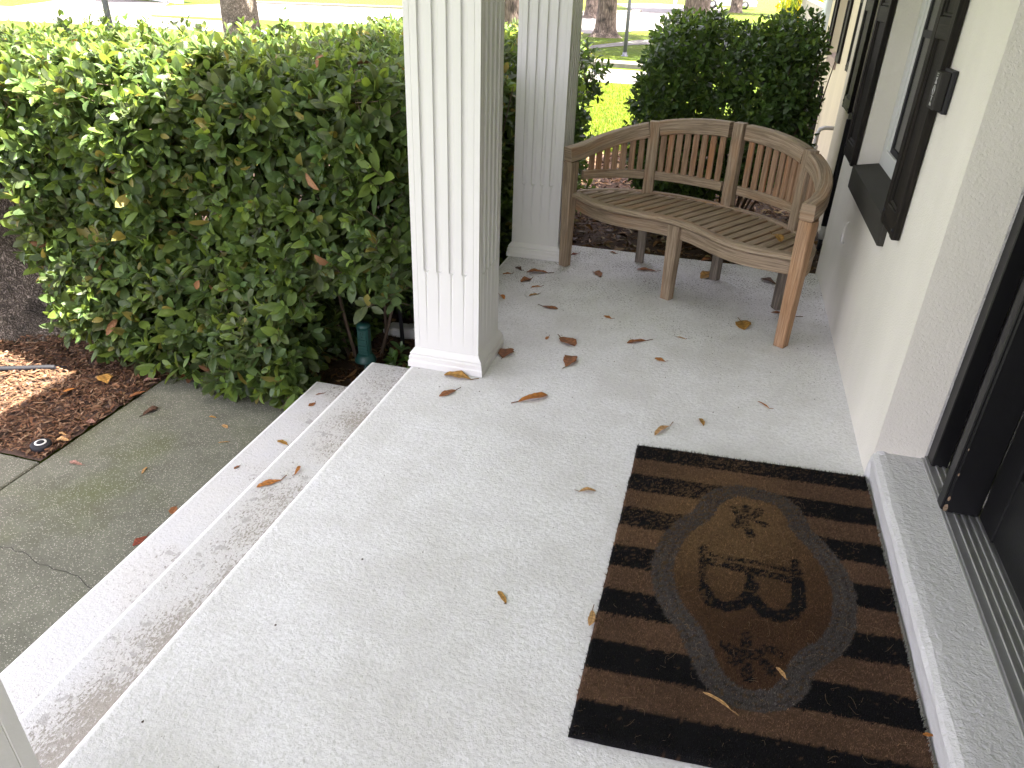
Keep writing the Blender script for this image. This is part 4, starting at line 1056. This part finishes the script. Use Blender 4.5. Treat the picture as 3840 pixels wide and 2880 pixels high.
# ================================================================ STREET THINGS
def pole(x, y, r, h, label, m='galv', lean=(0, 0), base=-.49):
    root = empty('lamp_post', (x, y, base)); tag(root, label, 'pole')
    b = MB(); b.tube([(0, 0, 0), (lean[0] * h, lean[1] * h, h)], [r, r * .8], 14); b.build('post', MT[m], root)
    b = MB(); b.lathe([(r * 1.9, 0), (r * 1.9, .02), (r * 1.2, .05), (r * 1.15, .12)], 0, 0, 14); b.build('base', MT[m], root)
    b = MB(); t = (lean[0] * h, lean[1] * h); b.lathe([(.03, h), (.12, h + .03), (.16, h + .25), (.08, h + .42), (.02, h + .46)], t[0], t[1], 14); b.build('lamp_head', MT['blackp'], root)
pole(-3.24, 24.1, .055, 3.6, 'dark grey post standing in the grass strip beyond the lane')
pole(-13.55, 15.1, .07, 3.6, 'weathered grey post rising at the top left above the hedge')
root = empty('sign_post', (-3.95, 49, -.49)); tag(root, 'thin white post above the left edge of the rounded shrub', 'post')
b = MB(); b.box(-.09, .09, -.09, .09, 0, 3.0, .01); b.build('post', MT['white'], root)
b = MB(); b.box(-.4, .4, -.02, .02, 2.35, 2.9, .01); b.build('board', MT['white'], root)
# white car across the street
car = empty('parked_car', (-1.35, 73.0, -.47), RAD(-2)); tag(car, 'white car parked on the street behind the shrub', 'car')
def car_mesh():
    b = MB(); Wd = .88
    prof_ = [(-2.30, .35), (-2.32, .62), (-2.2, .92), (-1.55, 1.02), (-.95, 1.38), (.25, 1.42), (1.05, 1.02), (1.75, .93), (2.15, .78), (2.3, .55), (2.25, .3)]
    arch = []
    for cx in (1.32, -1.32):
        arch += [(cx + .38 * math.cos(a), .30 + .38 * math.sin(a)) for a in np.linspace(0, math.pi, 9)]
    low = [(2.25, .28)] + [(max(-2.3, min(2.3, x)), max(.24, z)) for x, z in arch] + [(-2.28, .28)]
    P = prof_ + low
    n = len(P); vs = []
    for s, kx in ((-Wd, 1), (Wd, 1)):
        for x, z in P:
            tuck = .16 * max(0, (z - .95) / .45); vs.append((x, s * (1 - tuck), z))
    fs = [list(range(n)), [n + i for i in range(n)][::-1]] + [[i, n + i, n + (i + 1) % n, (i + 1) % n] for i in range(n)]
    b.add(vs, fs); return b
o = car_mesh().build('body', MT['car'], car)
b = MB()
for s in (-1, 1):
    vs = [(-1.4, s * .875, 1.04), (-.92, s * .79, 1.33), (.2, s * .785, 1.36), (.92, s * .868, 1.05)]
    b = MB(); b.add([(x, y + s * .006, z) for x, y, z in vs], [[0, 1, 2, 3] if s < 0 else [3, 2, 1, 0]]); b.build('side_window', MT['carglass'], car)

for cx in (1.32, -1.32):
    for s in (-1, 1):
        wb = MB(); wb.tube([(cx, s * .70, .32), (cx, s * .885, .32)], .32, 24); wh = wb.build('wheel', MT['tyre'], car)
        wb = MB(); wb.tube([(cx, s * .80, .32), (cx, s * .892, .32)], .19, 16); wb.build('rim', MT['rim'], wh)
b = MB()
for s in (-1, 1):
    b = MB(); b.box(2.12, 2.25, s * .62 - .16, s * .62 + .16, .60, .72, .02); b.build('headlight', MT['carglass'], car)
# yellow hydrant
root = empty('hydrant', (2.62, 70, -.48)); tag(root, 'yellow and orange hydrant at the kerb right of the white car', 'hydrant')
b = MB(); b.lathe([(.20, 0), (.20, .06), (.15, .08), (.15, .55), (.19, .58), (.19, .64), (.15, .72), (.06, .80), (.03, .86)], 0, 0, 16); b.build('barrel', MT['yellow'], root)
b = MB(); b.tube([(-.28, 0, .45), (.28, 0, .45)], .075, 12); b.tube([(0, -.28, .42), (0, 0, .42)], .09, 12); b.build('nozzle', MT['yellow'], root)
# hanging yellow green foliage
root = empty('weeping_tree', (3.6, 48, -.5)); tag(root, 'yellow green weeping foliage hanging beside the white wall', 'tree')
b = MB(); trunk_mesh(b, [(0, 0, 0), (0, 0, 1), (.1, 0, 2.6), (.1, 0, 4)], [.25, .2, .17, .1]); b.build('trunk', MT['bark2'], root)
n = 6500; a = rng.uniform(0, 6.28, n); rr = np.sqrt(rng.uniform(.35, 1, n)) * 1.75; z = rng.uniform(.1, 4.2, n); si = rng.integers(0, 200, n)
sx = np.cos(si * 2.4) * (1.1 + .7 * ((si * 7) % 10) / 10); sy = np.sin(si * 2.4) * (1.1 + .7 * ((si * 7) % 10) / 10)
P = np.stack([sx + rng.normal(0, .05, n), sy + rng.normal(0, .05, n), z], 1); D = rnd_unit(n) * .4 + np.array([0, 0, -1]); L = rng.uniform(.15, .35, n)
c = np.array([(.17, .24, .03), (.26, .27, .03), (.10, .16, .03), (.38, .34, .03)])[si % 4] * rng.uniform(.7, 1.2, (n, 1))
leaf_mesh('crown', P, D, rnd_unit(n), L, L * .3, c, MT['crown'], root)
# white garden wall past the house
root = empty('garden_wall', (1.6, 19, -.5)); tag(root, 'pale block garden wall running on beyond the house corner', 'wall')
b = MB()
for r_i in range(9):
    y = 13.6 + (r_i % 2) * .4
    while y < 27: b.box(1.30 + (y - 13.4) * .03, 1.50 + (y - 13.4) * .03, y, y + .795, -.5 + r_i * .19, -.5 + r_i * .19 + .186, .005); y += .8
o = b.build('blocks', m_stucco('pale block', (.50, .45, .40), 60, .5), root); toroot(o, root)
b = MB(); b.box(1.25, 1.55, 13.5, 14.0, -.5, 1.55, .01); o = b.build('pier', MT['stucco'], root); toroot(o, root)
# conduits and pipes
root = empty('conduit', (1.15, 11.2, -.42)); tag(root, 'black vertical conduit on the yellowish far wall', 'pipe')
b = MB(); b.tube([(0, 0, -.05), (0, 0, .74)], .034, 12); b.build('tube', MT['blackp'], root)
b = MB(); b.tube([(0, 0, .74), (0, 0, .80)], .028, 12); b.build('cap', MT['blackp'], root)
root = empty('conduit', (.828, 5.83, -.12)); tag(root, 'black conduit with a pale sleeve running down the wall behind the bench arm', 'pipe')
b = MB(); b.tube([(0, 0, .10), (0, 0, .86)], .021, 12); b.build('tube', MT['blackp'], root)
b = MB(); b.tube([(0, 0, .0), (0, 0, .10)], .024, 12); b.build('sleeve', MT['white'], root)
b = MB(); b.tube([(0, 0, -.14), (0, 0, .0)], .016, 12); b.build('foot', MT['blackp'], root)
root = empty('drain_pipe', (1.02, 8.9, -.42)); tag(root, 'grey pipe with an elbow coming out of the wall behind the bench', 'pipe')
b = MB(); b.tube([(.18, 0, .63), (.02, 0, .63), (-.03, 0, .61), (-.045, 0, .56), (-.045, 0, -.02)], .022, 10); b.build('tube', MT['pvc'], root)
b = MB(); b.tube([(-.045, 0, .34), (-.045, 0, .44)], .034, 12); b.tube([(-.045, 0, .14), (-.045, 0, .36)], .042, 12); b.build('coupling', MT['pvc'], root)
# outlet stake
root = empty('outlet_stake', (-1.715, 3.29, -.47)); tag(root, 'green outdoor power outlet stake in the bed beside the steps', 'outlet')
b = MB(); b.box(-.033, .033, -.024, .024, .165, .325, .008); b.build('outlet_box', MT['green'], root)
b = MB(); b.lathe([(.060, .128), (.060, .134), (.044, .165), (.036, .172)], 0, 0, 20); b.build('skirt', MT['green'], root)
b = MB(); b.tube([(0, 0, -.03), (0, 0, .13)], .013, 10); b.build('stake', MT['green'], root)
b = MB(); b.lathe([(.036, .322), (.038, .34), (.030, .352)], 0, 0, 16); b.build('lid', MT['green'], root)
b = MB()
b.box(-.022, .022, -.027, -.0242, .268, .312, .001)
for z in (.248, .212): b.box(-.026, .026, -.029, -.0243, z - .014, z + .014, .002)
fp = b.build('socket_face', MT['green'], root)
b = MB()
for x in (-.008, .008): b.box(x - .0015, x + .0015, -.0282, -.0272, .292, .304)
b.box(-.003, .003, -.0282, -.0272, .276, .283); b.build('socket_slots', MT['blackp'], fp)
# irrigation riser
root = empty('sprinkler_riser', (-1.70, 3.72, -.47)); tag(root, 'thin black sprinkler riser standing in the dark bed left of the front column', 'sprinkler')
b = MB(); b.tube([(.02, 0, -.02), (.008, 0, .30), (0, 0, .40)], .0125, 12); b.build('pipe', MT['blackp'], root)
b = MB(); b.tube([(0, 0, .395), (0, 0, .435)], .0185, 14); b.build('collar', MT['pvc'], root)
b = MB(); b.lathe([(.014, .435), (.014, .475), (.019, .478), (.019, .49), (.010, .491)], 0, 0, 14); b.build('nozzle', MT['blackp'], root)
root = empty('downspout_elbow', (-1.6, 3.85, -.46)); tag(root, 'white plastic downspout end lying on the mulch behind the front column', 'downspout')
b = MB(); b.bar((.42, -.12, .16), (-.12, .03, .035), .10, .075, .012); b.bar((-.121, .03, .035), (-.26, .07, .012), .115, .06, .012); b.build('spout', MT['white'], root)
b = MB()
for k in range(7): 
    t = k / 6; b.bar((.20 - .25 * t, .35, .12 - .02 * t), (.185 - .25 * t, .354, .118 - .02 * t), .085, .085, .012)
b.build('ribbed_hose', MT['white'], root)
# sprinkler head and drip tube in the mulch
root = empty('lawn_sprinkler', (-2.86, 2.19, -.445)); tag(root, 'round black sprinkler head with a white ring sunk in the mulch', 'sprinkler')
b = MB(); b.lathe([(.045, -.03), (.046, .004), (.040, .009), (.028, .010)], 0, 0, 24); b.build('rim', MT['blackp'], root)
b = MB(); b.lathe([(.026, .0102), (.026, .0125), (.018, .0125), (.018, .0102)], 0, 0, 24); b.build('ring', MT['white'], root)
b = MB(); b.lathe([(.016, .0103), (.016, .0145), (.006, .0150)], 0, 0, 16); b.build('nozzle', MT['blackp'], root)
b = MB(); b.tube([(-4.4, 2.50, -.425), (-3.9, 2.60, -.43), (-3.6, 2.72, -.435), (-3.42, 2.82, -.445), (-3.3, 2.88, -.47)], .014, 10)
o = b.build('drip_tube', MT['blackp']); tag(o, 'black drip tube lying on the mulch at the left edge', 'tube')
# house across the street with a white garage door
root = empty('house', (-40, 47, -.5)); tag(root, 'house across the street with a white garage door at the end of the driveway', 'house')
b = MB(); b.bar((-33.2, 42.0, 1.2), (-43.5, 49.8, 1.2), .4, 3.4, 0); b.bar((-31.6, 41.0, 1.2), (-33.3, 42.2, 1.2), .5, 3.4, 0); o = b.build('wall', MT['stucco'], root); toroot(o, root)
b = MB(); b.bar((-32.9, 41.55, .65), (-37.2, 44.8, .65), .08, 2.3, 0); o = b.build('garage_door', MT['garage'], root); toroot(o, root)
b = MB(); b.bar((-31, 40.2, 3.0), (-44.5, 50.4, 3.0), 5, .3, 0); o = b.build('roof', MT['roof'], root); toroot(o, root)

# ================================================================ FALLEN LEAVES
def fallen(tx, ty, sx_, sy_, wr, z, col, label, group, seed, curl=1.0, lift=0.0):
    """tip -> stem end, one curled dry leaf with a midrib and stalk"""
    r = random.Random(seed); t = Vector((tx, ty, 0)); s = Vector((sx_, sy_, 0)); D = s - t; L = D.length; D.normalize(); Sd = Vector((-D.y, D.x, 0))
    bl = .80 if L > .06 else .92; n = 12; m = 7; W = L * bl * wr * .5; vs = []; ph = r.uniform(0, 6.28); cu = curl * r.uniform(.22, .5); tw = r.uniform(-.18, .18); arch = r.uniform(.03, .10) * L
    zs = []
    for i in range(n + 1):
        u = i / n; wv = W * max(.02, (math.sin(math.pi * min(1, u ** .8 * .98 + .01)) ** .8)) * (1 + .10 * math.sin(u * 13 + ph) + .06 * math.sin(u * 31 + ph * 2))
        cen = t + D * (L * bl * u) + Sd * (.05 * L * math.sin(u * 3 + ph))
        h0 = arch * math.sin(math.pi * u) * .6 + lift * (1 - u)
        for j in range(m):
            v = (j / (m - 1) - .5) * 2
            k = cu * (abs(v) ** 1.7); up = wv * k * .85 * (1 + .5 * math.sin(u * 9 + ph + v)) + .0008 * abs(v) + wv * tw * v * .5
            p = cen + Sd * (v * wv * (1 - .25 * min(1, abs(cu)) * abs(v))); vs.append([p.x, p.y, h0 + up + (.0014 if j == 3 else 0)])
    mz = min(q_[2] for q_ in vs)
    for q_ in vs: q_[2] = q_[2] - mz + z + .0012
    fs = [[i * m + j, (i + 1) * m + j, (i + 1) * m + j + 1, i * m + j + 1] for i in range(n) for j in range(m - 1)]
    cols = [col] * len(vs)
    cols = [tuple(c * (.62 if k % m == 3 else 1.0) * (1 + .3 * math.sin(k * .37 + ph)) for c in col) for k in range(len(vs))]
    b = MB(); c0 = vs[n * m + 3]
    e_ = (s.x, s.y, z + .004 + r.uniform(0, .008)); rr = max(.0006, L * .009)
    b.tube([c0, ((c0[0] + e_[0]) / 2, (c0[1] + e_[1]) / 2, (c0[2] + e_[2]) / 2 + .001), e_], [rr * 1.2, rr, rr * 1.3], 5)
    k0 = len(vs); vs2 = vs + [list(p) for p in b.v]; fs2 = fs + [[k0 + i for i in f] for f in b.f]
    cols += [tuple(c * .45 for c in col)] * len(b.v)
    # pivot at the leaf's middle, on its surface
    ox, oy = (tx + sx_) / 2, (ty + sy_) / 2
    V = np.array(vs2) - np.array([ox, oy, z]); loops = [i for f in fs2 for i in f]; st = np.concatenate([[0], np.cumsum([len(f) for f in fs2])[:-1]])
    o = np_mesh('fallen_leaf', V, loops, st, MT['dry'], None, np.array(cols)); o.location = (ox, oy, z)
    so = o.modifiers.new('thickness', 'SOLIDIFY'); so.thickness = .0006
    tag(o, label, 'leaf', group)
OR = (.46, .185, .045); BR = (.28, .115, .045); OC = (.40, .22, .055); TN = (.52, .31, .13); DK = (.12, .07, .045); RD = (.22, .055, .03); PK = (.34, .19, .14)
GP = 'fallen leaves on the porch'; GS = 'fallen leaves on the steps'; GW = 'fallen leaves on the concrete walk'; GM = 'fallen leaves on the left mulch bed'; GH = 'fallen leaves along the hedge foot'
FL = [
 ('p1', -1.019, 2.668, -0.860, 2.680, 0.42, 0.000, OC, 1.1, 'large two-tone yellow and brown leaf touching the base of the front column', GP),
 ('p2', -0.976, 2.494, -0.909, 2.582, 0.36, 0.000, BR, 0.5, 'smooth oval reddish brown leaf just in front of the front column', GP),
 ('p3', -0.548, 2.653, -0.668, 2.524, 0.30, 0.000, OR, 1.4, 'large rolled orange brown leaf lying out on the open floor right of the front column', GP),
 ('p4', -0.835, 3.012, -0.822, 2.898, 1.00, 0.000, BR, 0.7, 'heart shaped brown leaf beside the right side of the front column base', GP),
 ('p5', -0.531, 3.151, -0.634, 3.244, 0.70, 0.000, BR, 0.8, 'broad jagged brown leaf, upper of the pair mid porch', GP),
 ('p6', -0.516, 3.043, -0.534, 2.899, 0.60, 0.000, BR, 0.9, 'folded brown leaf with stalk pointing down, lower of the pair mid porch', GP),
 ('p7', -1.007, 4.056, -0.846, 4.069, 0.42, 0.000, BR, 0.7, 'longest brown leaf between the second column and the bench left leg', GP),
 ('p8', -0.989, 3.873, -0.945, 3.971, 0.50, 0.000, BR, 1.2, 'dark crumpled leaf just below the longest leaf near the second column', GP),
 ('p9', -1.128, 3.959, -1.070, 3.996, 0.30, 0.000, OR, 1, 'thin pale curl on the floor at the corner of the second column base', GP),
 ('p10', -1.092, 4.104, -1.026, 4.054, 0.60, 0.000, DK, 1.1, 'small dark brown leaf right at the foot of the second column', GP),
 ('p11', -0.918, 3.816, -0.853, 3.854, 0.30, 0.000, OR, 1, 'narrow orange leaf, upper of two narrow ones below the second column', GP),
 ('p12', -0.899, 3.694, -0.843, 3.739, 0.30, 0.000, OC, 1, 'narrow curled leaf, lower of two narrow ones below the second column', GP),
 ('p13', -1.012, 3.596, -1.067, 3.658, 0.40, 0.000, OR, 1.3, 'ragged orange leaf half hidden by the right edge of the front column', GP),
 ('p14', -0.704, 3.567, -0.818, 3.574, 0.42, 0.000, BR, 0.6, 'pointed brown leaf with a long stalk halfway between the two columns', GP),
 ('p15', -0.459, 3.554, -0.396, 3.529, 0.45, 0.000, OR, 0.8, 'small orange leaf curled at the stalk in the middle of the porch below the bench', GP),
 ('p16', -0.679, 3.176, -0.670, 3.217, 0.50, 0.000, OR, 1, 'tiny orange scrap left of the jagged brown leaf', GP),
 ('p17', -0.298, 3.275, -0.178, 3.335, 0.30, 0.000, BR, 0.9, 'long thin brown leaf lying level in the middle of the porch', GP),
 ('p18', -0.148, 3.147, -0.083, 3.131, 0.60, 0.000, OR, 0.5, 'small square orange leaf below the long thin brown leaf', GP),
 ('p19', -0.066, 3.427, -0.018, 3.405, 0.30, 0.000, TN, 0.8, 'tiny tan sliver right of the long thin brown leaf', GP),
 ('p20', -0.620, 4.195, -0.563, 4.097, 0.60, 0.000, BR, 1.3, 'small upturned brown leaf on the floor before the bench left half', GP),
 ('p21', -0.384, 4.330, -0.236, 4.338, 0.30, 0.000, BR, 0.9, 'long pinkish brown leaf touching the bench middle leg', GP),
 ('p22', -0.072, 2.477, -0.015, 2.589, 0.25, 0.000, TN, 1, 'slender tan leaf just beyond the top left corner of the doormat', GP),
 ('p23', -0.232, 2.056, -0.302, 2.028, 0.30, 0.000, TN, 1.3, 'curled tan leaf to the left of the doormat upper edge', GP),
 ('p24', 0.314, 2.884, 0.376, 2.825, 0.15, 0.000, OR, 1, 'thin orange twig-like leaf on the floor near the house wall', GP),
 ('p25', 0.085, 2.662, 0.105, 2.606, 0.40, 0.000, OC, 1, 'tiny ochre scrap beyond the doormat far edge', GP),
 ('p26', -0.417, 1.503, -0.381, 1.456, 0.30, 0.000, OC, 0.8, 'small tan leaf alone on the white floor left of the doormat lower half', GP),
 ('p27', -0.144, 1.448, -0.143, 1.522, 0.35, 0.005, TN, 0.5, 'pale tan leaf tucked against the left edge of the doormat', GP),
 ('m1', 0.341, 1.434, 0.367, 1.400, 0.30, 0.028, TN, 0.7, 'small tan leaf lying on the doormat lower part of the oval', GP),
 ('m2', 0.166, 1.304, 0.251, 1.257, 0.12, 0.028, TN, 0.8, 'long pale split leaf blade lying across a brown stripe of the doormat', GP),
 ('m3', 0.666, 1.335, 0.695, 1.338, 0.40, 0.030, OR, 0.6, 'small orange leaf between the doormat and the door stoop', GP),
 ('b1', 0.347, 3.693, 0.298, 3.832, 0.45, 0.455, OC, 1.1, 'curled ochre leaf resting on the bench seat slats', GP),
 ('p28', 0.262, 3.628, 0.222, 3.763, 0.75, 0.000, OC, 0.7, 'broad brown leaf on the floor in front of the bench right half', GP),
 ('p29', 0.346, 4.429, 0.465, 4.340, 0.40, 0.000, DK, 1.1, 'dark grey brown leaf on the floor under the bench right end', GP),
 ('p30', 0.003, 4.302, 0.083, 4.477, 0.50, 0.000, OC, 0.7, 'yellowish brown leaf leaning at the foot of a back leg of the bench', GP),
 ('p31', -0.817, 4.447, -0.767, 4.492, 0.50, 0.000, RD, 0.8, 'reddish leaf just behind the bench left front leg', GP),
 ('p32', -0.591, 4.599, -0.537, 4.559, 0.40, 0.000, BR, 0.8, 'small brown leaf at the far edge of the porch under the bench', GP),
 ('p33', -0.013, 4.633, 0.059, 4.712, 0.40, 0.000, BR, 1.2, 'crumpled brown leaf on the far porch edge behind the bench middle leg', GP),
 ('p34', 0.395, 3.906, 0.556, 3.896, 0.22, 0.000, BR, 0.8, 'thin dark leaf partly behind the bench right front leg', GP),
 ('s1', -1.466, 1.879, -1.397, 1.973, 0.33, -0.150, OR, 0.6, 'large orange brown leaf lying on the upper step', GS),
 ('s1b', -1.387, 2.050, -1.372, 1.974, 0.25, -0.147, OR, 1, 'small forked leaf joined to the stalk of the large leaf on the upper step', GS),
 ('s2', -1.720, 2.407, -1.647, 2.373, 0.40, -0.320, OC, 0.6, 'tan leaf against the riser on the lower step', GS),
 ('s3', -1.741, 2.713, -1.726, 2.758, 0.60, -0.320, BR, 0.7, 'small oval brown leaf on the lower step near the hedge', GS),
 ('s4', -1.765, 2.824, -1.726, 2.855, 0.20, -0.320, BR, 1, 'thin brown scrap at the far end of the lower step', GS),
 ('s5', -1.778, 2.152, -1.766, 2.182, 0.50, -0.320, BR, 1.2, 'small torn brown leaf halfway along the lower step', GS),
 ('w1', -1.991, 1.755, -1.980, 1.838, 0.50, -0.470, RD, 1, 'dark red leaf on the walk against the lower step', GW),
 ('w2', -1.983, 1.968, -1.991, 2.021, 0.70, -0.470, BR, 0.5, 'brown squarish leaf edge showing beside the lower step', GW),
 ('w3', -2.614, 2.677, -2.622, 2.558, 0.50, -0.470, DK, 1.6, 'dark shrivelled leaf on the walk near the mulch', GW),
 ('w4', -2.662, 2.149, -2.568, 2.135, 0.30, -0.470, PK, 1.2, 'forked pinkish tan leaf on the walk by the slab corner', GW),
 ('w5', -2.303, 2.216, -2.280, 2.155, 0.30, -0.470, TN, 1.2, 'narrow tan curl standing out on the middle of the walk', GW),
 ('w6', -2.196, 2.630, -2.147, 2.613, 0.50, -0.470, TN, 0.8, 'pale tan crumpled scrap on the walk near the hedge', GW),
 ('w7', -2.119, 2.491, -2.067, 2.509, 0.15, -0.470, OC, 0.6, 'thin straw coloured stalk on the walk near the lower step', GW),
 ('w8', -2.305, 2.682, -2.261, 2.679, 0.30, -0.470, OC, 0.8, 'tiny tan leaf farthest up the walk toward the hedge', GW),
 ('g1', -3.138, 2.592, -3.106, 2.699, 0.30, -0.450, OR, 0.5, 'long smooth orange leaf in the middle of the mulch bed', GM),
 ('g2', -3.083, 2.822, -2.965, 2.741, 0.70, -0.440, OC, 0.8, 'upright ochre leaf in the mulch just below the hedge', GM),
 ('g3', -2.817, 2.413, -2.769, 2.437, 0.85, -0.450, PK, 0.4, 'round pinkish leaf at the edge of mulch and walk', GM),
 ('g4', -2.833, 2.256, -2.752, 2.260, 0.45, -0.450, TN, 1, 'pale curled leaf on the mulch near the slab corner', GM),
 ('g5', -2.868, 2.304, -2.803, 2.294, 0.30, -0.450, TN, 0.8, 'tan leaf on the mulch just above the pale curled leaf', GM),
 ('h1', -2.740, 2.980, -2.596, 2.947, 0.45, -0.450, BR, 0.8, 'broad brown leaf under the hedge at the top of the walk', GH),
 ('h2', -2.847, 2.867, -2.767, 2.902, 0.40, -0.450, PK, 0.7, 'pinkish brown leaf under the hedge at the mulch corner', GH),
 ('h3', -2.262, 2.865, -2.274, 2.977, 0.50, -0.450, BR, 0.9, 'dark orange leaf leaning on the hedge foot near the lowest hanging shoot', GH),
 ('h4', -2.782, 2.683, -2.743, 2.791, 0.30, -0.450, BR, 0.6, 'long brown leaf along the walk edge below the hedge', GH),
 ('h5', -2.439, 2.862, -2.433, 2.942, 0.50, -0.450, BR, 0.9, 'brown leaf half hidden by the hedge skirt at the middle of the walk end', GH),
 ('h6', -2.375, 2.931, -2.341, 2.973, 0.40, -0.460, DK, 0.8, 'dark leaf at the hedge foot between two brown ones', GH),
]
for i, (key, a, b_, c, d_, wr, z, col, cu, lab, g) in enumerate(FL):
    fallen(a, b_, c, d_, wr, z, col, lab, g, 100 + i, cu)
# crumbs of bark and grit on the porch
b = MB()
for i in range(90):
    x = random.uniform(-1.15, .66); y = random.uniform(.7, 4.6) 
    if MX - .02 < x < MX + MW and MY < y < MY + ML + .06: continue
    r = random.uniform(.0015, .0045); a0 = random.uniform(0, 6)
    vs = [(x + r * random.uniform(.5, 1.3) * math.cos(a0 + k * 1.26), y + r * random.uniform(.4, 1.2) * math.sin(a0 + k * 1.26), .0008) for k in range(5)] + [(x, y, .003)]
    b.add(vs, [[k, (k + 1) % 5, 5] for k in range(5)])
o = b.build('grit', MT['soil']); tag(o, 'tiny dark crumbs of bark and grit scattered over the white porch floor', 'grit', kind='stuff')
